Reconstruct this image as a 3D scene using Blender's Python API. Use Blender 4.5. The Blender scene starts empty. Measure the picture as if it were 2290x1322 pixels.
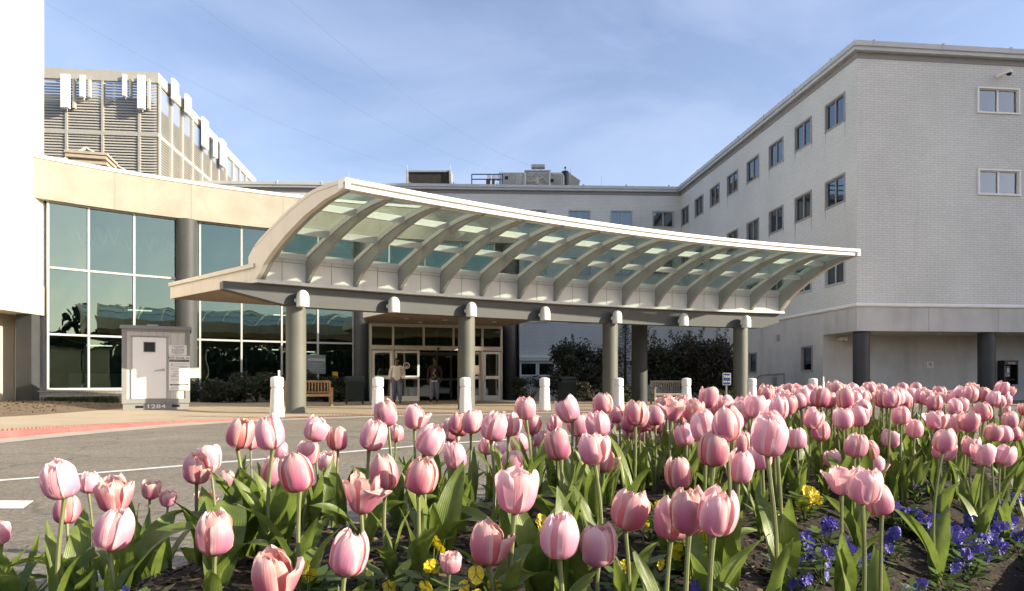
import bpy, bmesh, math, random
from mathutils import Vector, Matrix, noise
R = math.radians
random.seed(11)
scene = bpy.context.scene
col = scene.collection
FL, CX, HY, CAMZ = 1500.0, 1145.0, 855.0, 0.85      # lens in photo pixels, optical axis, horizon, eye height

def at(x, y, Y):
    return Vector(((x - CX) / FL * Y, Y, CAMZ + (HY - y) / FL * Y))

# ------------------------------------------------------------------ camera
cam = bpy.data.cameras.new('camera')
camo = bpy.data.objects.new('camera', cam); col.objects.link(camo)
camo.location = (0, 0, CAMZ); camo.rotation_euler = (R(90), 0, 0)
cam.sensor_width = 36.0; cam.lens = FL / 2290.0 * 36.0
cam.shift_y = (HY - 661.0) / 2290.0
cam.clip_start = 0.05; cam.clip_end = 3000
scene.camera = camo

# ------------------------------------------------------------------ sky, sun
SUN_EL, SUN_DIR = 20.3, Vector((0.975, -0.222))
sun_az = math.atan2(SUN_DIR.x, SUN_DIR.y)            # compass angle clockwise from +Y
w = bpy.data.worlds.new('World'); scene.world = w; w.use_nodes = True
nt = w.node_tree; N = nt.nodes; K = nt.links
bg = N['Background']
sky = N.new('ShaderNodeTexSky'); sky.sky_type = 'NISHITA'; sky.sun_disc = False
sky.sun_elevation = R(SUN_EL); sky.sun_rotation = sun_az
sky.air_density = 1.0; sky.dust_density = 1.6; sky.ozone_density = 2.5; sky.altitude = 50
tc = N.new('ShaderNodeTexCoord')
mp = N.new('ShaderNodeMapping'); mp.inputs['Scale'].default_value = (1.1, 1.4, 3.0); mp.inputs['Rotation'].default_value = (0, R(24), R(20))
n1 = N.new('ShaderNodeTexNoise'); n1.inputs['Scale'].default_value = 1.9; n1.inputs['Detail'].default_value = 7; n1.inputs['Roughness'].default_value = 0.55; n1.inputs['Distortion'].default_value = 0.5
cr = N.new('ShaderNodeValToRGB'); cr.color_ramp.elements[0].position = 0.40; cr.color_ramp.elements[1].position = 0.78
cr.color_ramp.elements[0].color = (0.06, 0.06, 0.06, 1); cr.color_ramp.elements[1].color = (0.30, 0.30, 0.30, 1)
mx = N.new('ShaderNodeMix'); mx.data_type = 'RGBA'
mx.inputs[7].default_value = (5.2, 5.5, 6.5, 1)
tint = N.new('ShaderNodeMix'); tint.data_type = 'RGBA'; tint.blend_type = 'MULTIPLY'; tint.inputs[0].default_value = 1.0
tint.inputs[7].default_value = (1.09, 0.975, 0.985, 1)
K.new(sky.outputs[0], tint.inputs[6])
K.new(tc.outputs['Generated'], mp.inputs[0]); K.new(mp.outputs[0], n1.inputs['Vector']); K.new(n1.outputs[0], cr.inputs[0])
K.new(cr.outputs[0], mx.inputs[0]); K.new(tint.outputs[2], mx.inputs[6]); K.new(mx.outputs[2], bg.inputs['Color'])
bg.inputs['Strength'].default_value = 0.118
sl = bpy.data.lights.new('sun', 'SUN'); sl.energy = 5.0; sl.angle = R(0.53); sl.color = (1.0, 0.89, 0.70)
so = bpy.data.objects.new('sun', sl); col.objects.link(so)
sv = Vector((SUN_DIR.x * math.cos(R(SUN_EL)), SUN_DIR.y * math.cos(R(SUN_EL)), math.sin(R(SUN_EL))))
so.rotation_euler = sv.to_track_quat('Z', 'Y').to_euler(); so.location = (30, -10, 30)
scene.view_settings.view_transform = 'Standard'; scene.view_settings.look = 'None'
scene.view_settings.exposure = 1.12; scene.view_settings.gamma = 1.0
try: scene.cycles.use_denoising = True
except Exception: pass
scene.cycles.max_bounces = 8; scene.cycles.transparent_max_bounces = 24
scene.cycles.caustics_reflective = False; scene.cycles.caustics_refractive = False

# ------------------------------------------------------------------ objects
WM = {}
def tag(o, label=None, cat=None, group=None, kind=None):
    if label: o['label'] = label
    if cat: o['category'] = cat
    if group: o['group'] = group
    if kind: o['kind'] = kind
    return o
def thing(name, label, cat, loc=(0, 0, 0), rz=0.0, group=None):
    o = bpy.data.objects.new(name, None); col.objects.link(o)
    o.location = loc; o.rotation_euler = (0, 0, rz); o.empty_display_size = 0.1
    WM[o.name] = Matrix.Translation(Vector(loc)) @ Matrix.Rotation(rz, 4, 'Z')
    return tag(o, label, cat, group)
def link_mesh(name, me, parent=None, loc=(0, 0, 0)):
    o = bpy.data.objects.new(name, me); col.objects.link(o)
    o.location = loc
    m = Matrix.Translation(Vector(loc))
    if parent is not None: o.parent = parent; m = WM[parent.name] @ m
    WM[o.name] = m
    return o
def copy_tree(o, parent=None):
    c = o.copy(); col.objects.link(c)
    if parent is not None: c.parent = parent
    for ch in o.children: copy_tree(ch, c)
    return c

class MB:
    def __init__(s): s.v = []; s.f = []; s.uv = []; s.mi = []; s.sm = []
    def face(s, pts, uv=None, mi=0, smooth=False):
        b = len(s.v); s.v += [Vector(p) for p in pts]
        s.f.append(tuple(range(b, b + len(pts)))); s.uv.append(uv); s.mi.append(mi); s.sm.append(smooth)
    def idx(s, ids, uv=None, mi=0, smooth=True):
        s.f.append(tuple(ids)); s.uv.append(uv); s.mi.append(mi); s.sm.append(smooth)
    def box(s, c, d, rz=0, mi=0, M=None):
        c = Vector(c); hx, hy, hz = d[0] / 2, d[1] / 2, d[2] / 2
        rot = Matrix.Rotation(rz, 3, 'Z') if M is None else M
        P = [c + rot @ Vector((x * hx, y * hy, z * hz)) for z in (-1, 1) for x, y in ((-1, -1), (1, -1), (1, 1), (-1, 1))]
        s.hexa(P, mi); return s
    def hexa(s, P, mi=0):
        b = len(s.v); s.v += [Vector(p) for p in P]
        for q in ((3, 2, 1, 0), (4, 5, 6, 7), (0, 1, 5, 4), (1, 2, 6, 5), (2, 3, 7, 6), (3, 0, 4, 7)):
            s.idx([b + i for i in q], None, mi, False)
    def obox(s, O, t, n, u0, u1, d0, d1, z0, z1, mi=0):
        """box in wall coordinates: u along the wall, d outward, z up"""
        def p(u, d, z): return Vector((O[0] + t[0] * u + n[0] * d, O[1] + t[1] * u + n[1] * d, z))
        s.hexa([p(u0, d1, z0), p(u1, d1, z0), p(u1, d0, z0), p(u0, d0, z0), p(u0, d1, z1), p(u1, d1, z1), p(u1, d0, z1), p(u0, d0, z1)], mi)
    def grid(s, P, uv=None, mi=0, smooth=True, closed=False, flip=False):
        nr, nc = len(P), len(P[0]); b = len(s.v)
        for row in P: s.v += [Vector(p) for p in row]
        for i in range(nr - 1):
            for j in range(nc if closed else nc - 1):
                k = (j + 1) % nc
                q = [b + i * nc + j, b + i * nc + k, b + (i + 1) * nc + k, b + (i + 1) * nc + j]
                u = None
                if uv: u = [uv[i][j], uv[i][k], uv[i + 1][k], uv[i + 1][j]]
                if flip: q.reverse(); u = u[::-1] if u else None
                s.idx(q, u, mi, smooth)
    def tube(s, pts, r, n=10, mi=0, caps=True, smooth=True):
        pts = [Vector(p) for p in pts]; rs = r if isinstance(r, (list, tuple)) else [r] * len(pts)
        rows = []; prev = None
        for i, p in enumerate(pts):
            d = (pts[min(i + 1, len(pts) - 1)] - pts[max(i - 1, 0)]).normalized()
            a = prev - d * prev.dot(d) if prev is not None else d.cross(Vector((0, 0, 1)) if abs(d.z) < 0.95 else Vector((1, 0, 0)))
            a.normalize(); prev = a; bb = d.cross(a)
            rows.append([p + (a * math.cos(2 * math.pi * k / n) + bb * math.sin(2 * math.pi * k / n)) * rs[i] for k in range(n)])
        s.grid(rows, None, mi, smooth, True)
        if caps:
            s.face(rows[0][::-1], None, mi); s.face(rows[-1], None, mi)
    def lathe(s, c, prof, n=24, mi=0, smooth=True, caps=True):
        c = Vector(c)
        rows = [[c + Vector((r * math.cos(2 * math.pi * k / n), r * math.sin(2 * math.pi * k / n), z)) for k in range(n)] for r, z in prof]
        s.grid(rows, None, mi, smooth, True)
        if caps:
            if prof[0][0] > 1e-4: s.face(rows[0][::-1], None, mi)
            if prof[-1][0] > 1e-4: s.face(rows[-1], None, mi)
    def prism(s, poly, z0, z1, mi=0, uvscale=None):
        n = len(poly)
        area = sum(poly[i][0] * poly[(i + 1) % n][1] - poly[(i + 1) % n][0] * poly[i][1] for i in range(n))
        if area < 0: poly = poly[::-1]
        zt = z1 if callable(z1) else (lambda x, y: z1)
        s.face([(x, y, zt(x, y)) for x, y in poly], None, mi); s.face([(x, y, z0) for x, y in poly[::-1]], None, mi)
        for i in range(n):
            a, b = poly[i], poly[(i + 1) % n]
            s.face([(a[0], a[1], z0), (b[0], b[1], z0), (b[0], b[1], zt(*b)), (a[0], a[1], zt(*a))], None, mi)
    def build(s, name, mats, parent=None, world=True, loc=(0, 0, 0), me_only=False):
        me = bpy.data.meshes.new(name)
        if parent is not None and world: inv = WM[parent.name].inverted()
        else: inv = Matrix.Translation(-Vector(loc)) if world else None
        me.from_pydata([(inv @ p) if inv is not None else p for p in s.v], [], s.f)
        for m in (mats if isinstance(mats, (list, tuple)) else [mats]): me.materials.append(m)
        me.polygons.foreach_set('material_index', s.mi); me.polygons.foreach_set('use_smooth', s.sm)
        if any(u is not None for u in s.uv):
            lay = me.uv_layers.new(name='UVMap').data; k = 0
            for u, f in zip(s.uv, s.f):
                for j in range(len(f)):
                    if u is not None: lay[k].uv = u[j]
                    k += 1
        me.update()
        if any(s.sm): me.set_sharp_from_angle(angle=R(42))
        if me_only: return me
        return link_mesh(name, me, parent, loc if parent is None else (0, 0, 0))

def nrm(v): l = math.hypot(v[0], v[1]); return (v[0] / l, v[1] / l)
def basis(P0, P1):
    t = nrm((P1[0] - P0[0], P1[1] - P0[1])); return t, (t[1], -t[0])
def offset(pts, d):
    """mitred offset to the right of travel (the viewer's side when going left to right)"""
    out = []
    for i, p in enumerate(pts):
        ns = []
        if i > 0: ns.append(basis(pts[i - 1], p)[1])
        if i < len(pts) - 1: ns.append(basis(p, pts[i + 1])[1])
        m = nrm((sum(a[0] for a in ns), sum(a[1] for a in ns)))
        k = d / max(0.3, m[0] * ns[0][0] + m[1] * ns[0][1])
        out.append((p[0] + m[0] * k, p[1] + m[1] * k))
    return out
def sweep(mb, pts, prof, mi=0, closed=True, caps=True, smooth=False):
    """prof: list of (d outward, z), swept along the plan polyline"""
    rows = [[(x, y, z) for x, y in offset(pts, d)] for d, z in prof]
    if closed: rows.append(rows[0])
    L = [0]
    for i in range(1, len(pts)): L.append(L[-1] + math.hypot(pts[i][0] - pts[i - 1][0], pts[i][1] - pts[i - 1][1]))
    H = [0]
    for i in range(1, len(rows)): H.append(H[-1] + (Vector(rows[i][0]) - Vector(rows[i - 1][0])).length)
    for i in range(len(rows) - 1):
        mb.grid([rows[i], rows[i + 1]], [[(l, H[i]) for l in L], [(l, H[i + 1]) for l in L]], mi, smooth)
    if caps:
        mb.face([r[0] for r in rows[:len(prof)]], None, mi); mb.face([r[-1] for r in rows[:len(prof)]][::-1], None, mi)
def catmull(P, n=6):
    out = []
    Q = [tuple(2 * a - b for a, b in zip(P[0], P[1]))] + list(P) + [tuple(2 * a - b for a, b in zip(P[-1], P[-2]))]
    for i in range(1, len(Q) - 2):
        for k in range(n):
            t = k / n
            out.append(tuple(0.5 * (2 * b + (c - a) * t + (2 * a - 5 * b + 4 * c - d) * t * t + (3 * b - a - 3 * c + d) * t ** 3)
                             for a, b, c, d in zip(Q[i - 1], Q[i], Q[i + 1], Q[i + 2])))
    out.append(tuple(P[-1])); return out
def hit(poly, px):
    """point where the sight line of photo column px crosses a plan polyline"""
    k = (px - CX) / FL
    for a, b in zip(poly, poly[1:]):
        fa, fb = a[0] - k * a[1], b[0] - k * b[1]
        if fa == 0 or fa * fb < 0:
            t = fa / (fa - fb); return (a[0] + (b[0] - a[0]) * t, a[1] + (b[1] - a[1]) * t)
    a, b = (poly[0], poly[1]) if abs(poly[0][0] - k * poly[0][1]) < abs(poly[-1][0] - k * poly[-1][1]) else (poly[-2], poly[-1])
    fa, fb = a[0] - k * a[1], b[0] - k * b[1]; t = fa / (fa - fb)
    return (a[0] + (b[0] - a[0]) * t, a[1] + (b[1] - a[1]) * t)
def text_mesh(name, body, size, mat, parent, loc, rot, ext=0.002, align='CENTER', bold=0.0, sx=1.0, spacing=1.0):
    cu = bpy.data.curves.new(name, 'FONT'); cu.body = body; cu.size = size; cu.align_x = align; cu.align_y = 'CENTER'
    cu.extrude = ext; cu.offset = bold; cu.space_character = spacing; cu.resolution_u = 3
    tmp = bpy.data.objects.new(name, cu); col.objects.link(tmp)
    dg = bpy.context.evaluated_depsgraph_get()
    me = bpy.data.meshes.new_from_object(tmp.evaluated_get(dg)); me.name = name
    bpy.data.objects.remove(tmp)
    M = Matrix.Translation(Vector(loc)) @ rot.to_4x4() @ Matrix.Diagonal((sx, 1, 1, 1))
    if parent is not None: M = WM[parent.name].inverted() @ M
    me.transform(M); me.materials.clear(); me.materials.append(mat)
    return link_mesh(name, me, parent)
def face_rot(t, n):
    """rotation that lays text in the plane of a wall with direction t and outward normal n"""
    return Matrix(((t[0], 0, n[0]), (t[1], 0, n[1]), (0, 1, 0)))

# ------------------------------------------------------------------ materials
def mat(name, c, rough=0.6, var=0.12, scale=3.0, bump=0.0, bscale=40.0, metal=0.0, spec=0.4, coord='Object', stain=0.0, sscale=(1, 1, 0.15), stain_c=None):
    m = bpy.data.materials.new(name); m.use_nodes = True
    nt = m.node_tree; N = nt.nodes; K = nt.links; b = N['Principled BSDF']
    b.inputs['Roughness'].default_value = rough; b.inputs['Metallic'].default_value = metal
    b.inputs['Specular IOR Level'].default_value = spec
    tc = N.new('ShaderNodeTexCoord')
    nz = N.new('ShaderNodeTexNoise'); nz.inputs['Scale'].default_value = scale; nz.inputs['Detail'].default_value = 6; nz.inputs['Roughness'].default_value = 0.6
    K.new(tc.outputs[coord], nz.inputs['Vector'])
    mx = N.new('ShaderNodeMix'); mx.data_type = 'RGBA'
    mx.inputs[6].default_value = (c[0] * (1 - var), c[1] * (1 - var), c[2] * (1 - var), 1)
    mx.inputs[7].default_value = (c[0] * (1 + var), c[1] * (1 + var), c[2] * (1 + var), 1)
    cr = N.new('ShaderNodeMapRange'); cr.inputs[1].default_value = 0.3; cr.inputs[2].default_value = 0.7
    K.new(nz.outputs[0], cr.inputs[0]); K.new(cr.outputs[0], mx.inputs[0])
    outc = mx.outputs[2]
    if stain > 0:
        mp = N.new('ShaderNodeMapping'); mp.inputs['Scale'].default_value = sscale
        n2 = N.new('ShaderNodeTexNoise'); n2.inputs['Scale'].default_value = 1.6; n2.inputs['Detail'].default_value = 5
        K.new(tc.outputs[coord], mp.inputs[0]); K.new(mp.outputs[0], n2.inputs['Vector'])
        r2 = N.new('ShaderNodeMapRange'); r2.inputs[1].default_value = 0.5; r2.inputs[2].default_value = 0.75; r2.inputs[4].default_value = stain
        K.new(n2.outputs[0], r2.inputs[0])
        m2 = N.new('ShaderNodeMix'); m2.data_type = 'RGBA'; K.new(r2.outputs[0], m2.inputs[0]); K.new(outc, m2.inputs[6])
        sc = stain_c or (c[0] * .5, c[1] * .47, c[2] * .42); m2.inputs[7].default_value = (*sc, 1)
        outc = m2.outputs[2]
    K.new(outc, b.inputs['Base Color'])
    if bump > 0:
        n3 = N.new('ShaderNodeTexNoise'); n3.inputs['Scale'].default_value = bscale; n3.inputs['Detail'].default_value = 4
        K.new(tc.outputs[coord], n3.inputs['Vector'])
        bp = N.new('ShaderNodeBump'); bp.inputs['Strength'].default_value = bump; bp.inputs['Distance'].default_value = 0.02
        K.new(n3.outputs[0], bp.inputs['Height']); K.new(bp.outputs[0], b.inputs['Normal'])
    return m
def brick_mat(name, c1, c2, mortar, bw=0.36, rh=0.1, ms=0.011, var=0.5):
    m = mat(name, c1, 0.75)
    nt = m.node_tree; N = nt.nodes; K = nt.links; b = N['Principled BSDF']
    tc = N.new('ShaderNodeTexCoord'); br = N.new('ShaderNodeTexBrick')
    br.inputs['Color1'].default_value = (*c1, 1); br.inputs['Color2'].default_value = (*c2, 1); br.inputs['Mortar'].default_value = (*mortar, 1)
    br.inputs['Scale'].default_value = 1.0; br.inputs['Mortar Size'].default_value = ms; br.inputs['Mortar Smooth'].default_value = 0.3
    br.inputs['Bias'].default_value = -0.1; br.inputs['Brick Width'].default_value = bw; br.inputs['Row Height'].default_value = rh
    K.new(tc.outputs['UV'], br.inputs['Vector'])
    def noise(sc, s3, lo, hi, amt):
        mp = N.new('ShaderNodeMapping'); mp.inputs['Scale'].default_value = s3
        n = N.new('ShaderNodeTexNoise'); n.inputs['Scale'].default_value = sc; n.inputs['Detail'].default_value = 6
        K.new(tc.outputs['UV'], mp.inputs[0]); K.new(mp.outputs[0], n.inputs['Vector'])
        r = N.new('ShaderNodeMapRange'); r.inputs[1].default_value = lo; r.inputs[2].default_value = hi; r.inputs[3].default_value = 1.0; r.inputs[4].default_value = 1 - amt
        K.new(n.outputs[0], r.inputs[0]); return r.outputs[0]
    a = noise(0.35, (1, 1, 1), 0.35, 0.75, 0.14); d = noise(1.4, (1.6, 0.14, 1), 0.6, 0.85, 0.12); e = noise(9.0, (1, 2.5, 1), 0.45, 0.8, 0.16)
    p = N.new('ShaderNodeMath'); p.operation = 'MULTIPLY'; K.new(a, p.inputs[0]); K.new(d, p.inputs[1])
    p2 = N.new('ShaderNodeMath'); p2.operation = 'MULTIPLY'; K.new(p.outputs[0], p2.inputs[0]); K.new(e, p2.inputs[1])
    mm = N.new('ShaderNodeMix'); mm.data_type = 'RGBA'; mm.blend_type = 'MULTIPLY'; mm.inputs[0].default_value = 1.0
    K.new(br.outputs['Color'], mm.inputs[6]); K.new(p2.outputs[0], mm.inputs[7]); K.new(mm.outputs[2], b.inputs['Base Color'])
    bp = N.new('ShaderNodeBump'); bp.invert = True; bp.inputs['Strength'].default_value = 0.5; bp.inputs['Distance'].default_value = 0.012
    K.new(br.outputs['Fac'], bp.inputs['Height']); K.new(bp.outputs[0], b.inputs['Normal'])
    return m
def glass_mat(name, tcol, gcol=(0.8, 0.9, 0.86), f0=0.25, rough=0.015, wav=0.02, dust=0.0, dcol=(0.4, 0.42, 0.38)):
    m = bpy.data.materials.new(name); m.use_nodes = True
    nt = m.node_tree; N = nt.nodes; K = nt.links; N.remove(N['Principled BSDF']); out = N['Material Output']
    t = N.new('ShaderNodeBsdfTransparent'); t.inputs[0].default_value = (*tcol, 1)
    g = N.new('ShaderNodeBsdfGlossy'); g.inputs['Color'].default_value = (*gcol, 1); g.inputs['Roughness'].default_value = rough
    lw = N.new('ShaderNodeLayerWeight'); lw.inputs['Blend'].default_value = 0.35
    mr = N.new('ShaderNodeMapRange'); mr.inputs[3].default_value = f0; mr.inputs[4].default_value = 0.95
    K.new(lw.outputs['Fresnel'], mr.inputs[0])
    tc = N.new('ShaderNodeTexCoord'); nz = N.new('ShaderNodeTexNoise'); nz.inputs['Scale'].default_value = 0.55; nz.inputs['Detail'].default_value = 2
    K.new(tc.outputs['Object'], nz.inputs['Vector'])
    bp = N.new('ShaderNodeBump'); bp.inputs['Strength'].default_value = 1.0; bp.inputs['Distance'].default_value = wav
    K.new(nz.outputs[0], bp.inputs['Height']); K.new(bp.outputs[0], g.inputs['Normal'])
    mx = N.new('ShaderNodeMixShader'); K.new(mr.outputs[0], mx.inputs[0]); K.new(t.outputs[0], mx.inputs[1]); K.new(g.outputs[0], mx.inputs[2])
    res = mx.outputs[0]
    if dust > 0:
        d = N.new('ShaderNodeBsdfDiffuse'); d.inputs[0].default_value = (*dcol, 1)
        tl = N.new('ShaderNodeBsdfTranslucent'); tl.inputs[0].default_value = (*dcol, 1)
        dm = N.new('ShaderNodeMixShader'); dm.inputs[0].default_value = 0.5; K.new(d.outputs[0], dm.inputs[1]); K.new(tl.outputs[0], dm.inputs[2])
        n2 = N.new('ShaderNodeTexNoise'); n2.inputs['Scale'].default_value = 6; n2.inputs['Detail'].default_value = 6; K.new(tc.outputs['Object'], n2.inputs['Vector'])
        r2 = N.new('ShaderNodeMapRange'); r2.inputs[1].default_value = 0.3; r2.inputs[2].default_value = 0.8; r2.inputs[3].default_value = dust * 0.6; r2.inputs[4].default_value = dust * 1.5
        K.new(n2.outputs[0], r2.inputs[0])
        m2 = N.new('ShaderNodeMixShader'); K.new(r2.outputs[0], m2.inputs[0]); K.new(res, m2.inputs[1]); K.new(dm.outputs[0], m2.inputs[2]); res = m2.outputs[0]
    K.new(res, out.inputs['Surface'])
    return m
M = {}
M['brick'] = brick_mat('painted_brick', (0.66, 0.66, 0.61), (0.70, 0.70, 0.65), (0.50, 0.495, 0.46))
M['kerb_brick'] = brick_mat('kerb_brick', (0.34, 0.31, 0.27), (0.40, 0.37, 0.33), (0.2, 0.19, 0.17), 0.3, 0.1)
M['concrete'] = mat('grey_concrete', (0.50, 0.49, 0.455), 0.85, 0.08, 1.2, 0.25, 60, stain=0.35)
M['soffit_c'] = mat('pale_soffit', (0.50, 0.475, 0.42), 0.85, 0.06)
M['coping'] = mat('metal_coping', (0.47, 0.48, 0.47), 0.45, 0.06, 1.5, metal=0.0)
M['frieze'] = mat('dark_frieze', (0.25, 0.24, 0.23), 0.7, 0.08)
M['white'] = mat('white_paint', (0.78, 0.76, 0.71), 0.5, 0.04, 2.0)
M['white_wall'] = mat('white_stucco', (0.80, 0.77, 0.70), 0.85, 0.03, 0.6, 0.2, 80)
M['band'] = mat('cream_band', (0.50, 0.45, 0.36), 0.85, 0.05, 1.0, 0.2, 60)
M['sand'] = mat('sand_stucco', (0.315, 0.285, 0.232), 0.85, 0.16, 0.9, 0.25, 70, stain=0.18, sscale=(1, 1, 0.5))
M['joint'] = mat('joint_line', (0.24, 0.21, 0.17), 0.9)
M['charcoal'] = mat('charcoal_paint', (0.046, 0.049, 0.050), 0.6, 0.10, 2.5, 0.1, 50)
M['beam'] = mat('shaded_beam_paint', (0.066, 0.071, 0.070), 0.6, 0.08, 1.5, 0.08, 40)  # darker than the columns: the beam's shade is put into this colour
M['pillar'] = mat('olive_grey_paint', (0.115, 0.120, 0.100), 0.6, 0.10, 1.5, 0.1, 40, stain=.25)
M['rib'] = mat('rib_paint', (0.30, 0.305, 0.29), 0.6, 0.10, 1.5, stain=.25, sscale=(2, 2, .4))
M['canopy_white'] = mat('canopy_white', (0.64, 0.64, 0.60), 0.5, 0.05, 1.2, stain=.18, sscale=(3, 3, .3))
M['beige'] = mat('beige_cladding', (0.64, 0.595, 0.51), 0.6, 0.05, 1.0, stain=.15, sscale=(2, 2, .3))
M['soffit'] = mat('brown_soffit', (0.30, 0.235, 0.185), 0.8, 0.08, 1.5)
M['frame'] = mat('window_frame', (0.42, 0.42, 0.40), 0.5, 0.06)
M['frame_dark'] = mat('grey_window_frame', (0.30, 0.29, 0.275), 0.55, 0.1)
M['alu'] = mat('white_mullion', (0.74, 0.73, 0.69), 0.35, 0.04)
M['mullion'] = mat('dull_mullion', (0.40, 0.41, 0.39), 0.4, 0.05)
M['door_frame'] = mat('door_frame', (0.50, 0.47, 0.42), 0.5, 0.05)
M['curtain'] = mat('pale_curtain', (0.42, 0.50, 0.46), 0.9, 0.1, 6)
M['blind'] = mat('white_blind', (0.6, 0.62, 0.58), 0.8, 0.05)
M['glass_big'] = glass_mat('green_glass', (0.22, 0.34, 0.29), (0.42, 0.57, 0.49), 0.32, 0.008, 0.013)
M['glass_win'] = glass_mat('window_glass', (0.45, 0.52, 0.52), (0.75, 0.82, 0.85), 0.16, 0.01, 0.004)
M['glass_roof'] = glass_mat('canopy_glass', (0.50, 0.62, 0.56), (0.6, 0.72, 0.64), 0.05, 0.05, 0.003, 0.045, (0.34, 0.40, 0.33))
M['beige_wall'] = mat('beige_wall', (.46, .42, .345), .85, .06, 1.0)
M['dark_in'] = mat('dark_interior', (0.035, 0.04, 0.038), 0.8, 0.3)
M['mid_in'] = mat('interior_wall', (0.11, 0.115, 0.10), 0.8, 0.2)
M['roofing'] = mat('roofing', (0.2, 0.2, 0.19), 0.9)
M['louvre'] = mat('louvre_metal', (0.42, 0.405, 0.36), 0.5, 0.05)
M['black'] = mat('black_paint', (0.016, 0.016, 0.017), 0.4, 0.1)
M['print'] = mat('black_print', (0.02, 0.02, 0.02), 0.7, 0.0)
M['paper'] = mat('white_board', (0.78, 0.76, 0.70), 0.6, 0.02)
M['skin'] = mat('dark_skin', (0.085, 0.045, 0.028), 0.55, 0.08)
# ================================================================== walls and windows
def wall(mb, P0, P1, z0, z1, ops=(), depth=0.14, mi=0, u_shift=0.0):
    """outer face of a wall from P0 to P1 (left to right for the viewer) with real openings (u0, u1, za, zb) and reveals"""
    t, n = basis(P0, P1); L = math.hypot(P1[0] - P0[0], P1[1] - P0[1])
    us = sorted({0.0, L, *[a for o in ops for a in o[:2] if 0 < a < L]}); zs = sorted({z0, z1, *[a for o in ops for a in o[2:4] if z0 < a < z1]})
    def p(u, z, d=0.0): return Vector((P0[0] + t[0] * u + n[0] * d, P0[1] + t[1] * u + n[1] * d, z))
    for i in range(len(us) - 1):
        for j in range(len(zs) - 1):
            uc, zc = (us[i] + us[i + 1]) / 2, (zs[j] + zs[j + 1]) / 2
            if any(o[0] < uc < o[1] and o[2] < zc < o[3] for o in ops): continue
            q = [(us[i], zs[j]), (us[i + 1], zs[j]), (us[i + 1], zs[j + 1]), (us[i], zs[j + 1])]
            mb.face([p(*a) for a in q], [(a[0] + u_shift, a[1]) for a in q], mi)
    for o in ops:
        a, b, c, d = o[:4]
        for q in (((a, c), (a, d)), ((b, d), (b, c)), ((a, d), (b, d)), ((b, c), (a, c))):
            e, f = q
            mb.face([p(*e), p(*f), p(*f, -depth), p(*e, -depth)], [(e[0], e[1]), (f[0], f[1]), (f[0] + depth, f[1]), (e[0] + depth, e[1])], mi)
    return t, n
def window(root, O, t, n, u0, u1, z0, z1, fm, split=True, dress=None, trim=0.07, proud=0.035, open_leaf=False):
    m = MB(); w = trim
    for a, b, c, d in ((u0 - .01, u1 + .01, z1 - w, z1 + .01), (u0 - .03, u1 + .03, z0 - .02, z0 + w * .8), (u0 - .01, u0 + w, z0 + w * .8, z1 - w), (u1 - w, u1 + .01, z0 + w * .8, z1 - w)):
        m.obox(O, t, n, a, b, -0.1, proud, c, d)
    a, b, c, d = u0 + w, u1 - w, z0 + w * .8, z1 - w
    s = .035
    for x0, x1, y0, y1 in ((a, b, d - s, d), (a, b, c, c + s), (a, a + s, c + s, d - s), (b - s, b, c + s, d - s)):
        m.obox(O, t, n, x0, x1, -0.11, -0.03, y0, y1)
    if split:
        mid = (a + b) / 2; m.obox(O, t, n, mid - .035, mid + .035, -0.11, -0.02, c + s, d - s)
    f = m.build('window', fm, root)
    g = MB(); halves = ((a + s, (a + b) / 2 - .035), ((a + b) / 2 + .035, b - s)) if split else ((a + s, b - s),)
    for x0, x1 in halves:
        g.obox(O, t, n, x0, x1, -0.075, -0.068, c + s, d - s)
    g.build('pane', M['glass_win'], f)
    if dress:
        cm = MB()
        for x0, x1, mt in dress(a, b):
            k = 40; rows = []
            for z in (c, d):
                rows.append([(O[0] + t[0] * u + n[0] * dd, O[1] + t[1] * u + n[1] * dd, z) for u, dd in
                             [(x0 + (x1 - x0) * i / k, -0.18 + 0.03 * math.sin(i * 1.7) + 0.015 * math.sin(i * .6)) for i in range(k + 1)]])
            cm.grid(rows)
        cm.build('curtain', M['curtain'] if mt == 0 else M['blind'], f)
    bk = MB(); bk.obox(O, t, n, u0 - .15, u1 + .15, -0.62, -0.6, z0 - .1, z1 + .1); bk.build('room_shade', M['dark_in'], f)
    return f
full = lambda a, b: [(a, b, 0)]
sides = lambda a, b: [(a, a + (b - a) * .42, 0), (b - (b - a) * .42, b, 0)]
leftc = lambda a, b: [(a, a + (b - a) * .45, 0)]
rightc = lambda a, b: [(a + (b - a) * .55, b, 0)]
blind = lambda a, b: [(a, b, 1)]

# ================================================================== right wing
C = (14.4, 28.0); T2 = nrm((0.9947, 0.1030)); T1 = nrm((-0.103, 0.995))
farC = (C[0] + T1[0] * 20.85, C[1] + T1[1] * 20.85); rightC = (C[0] + T2[0] * 20, C[1] + T2[1] * 20)
LW = 20.85
wing = thing('hospital_wing', 'white brick hospital wing at the right, standing on thick dark columns', 'building', (C[0] + 6, C[1] + 8, 0))
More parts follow.
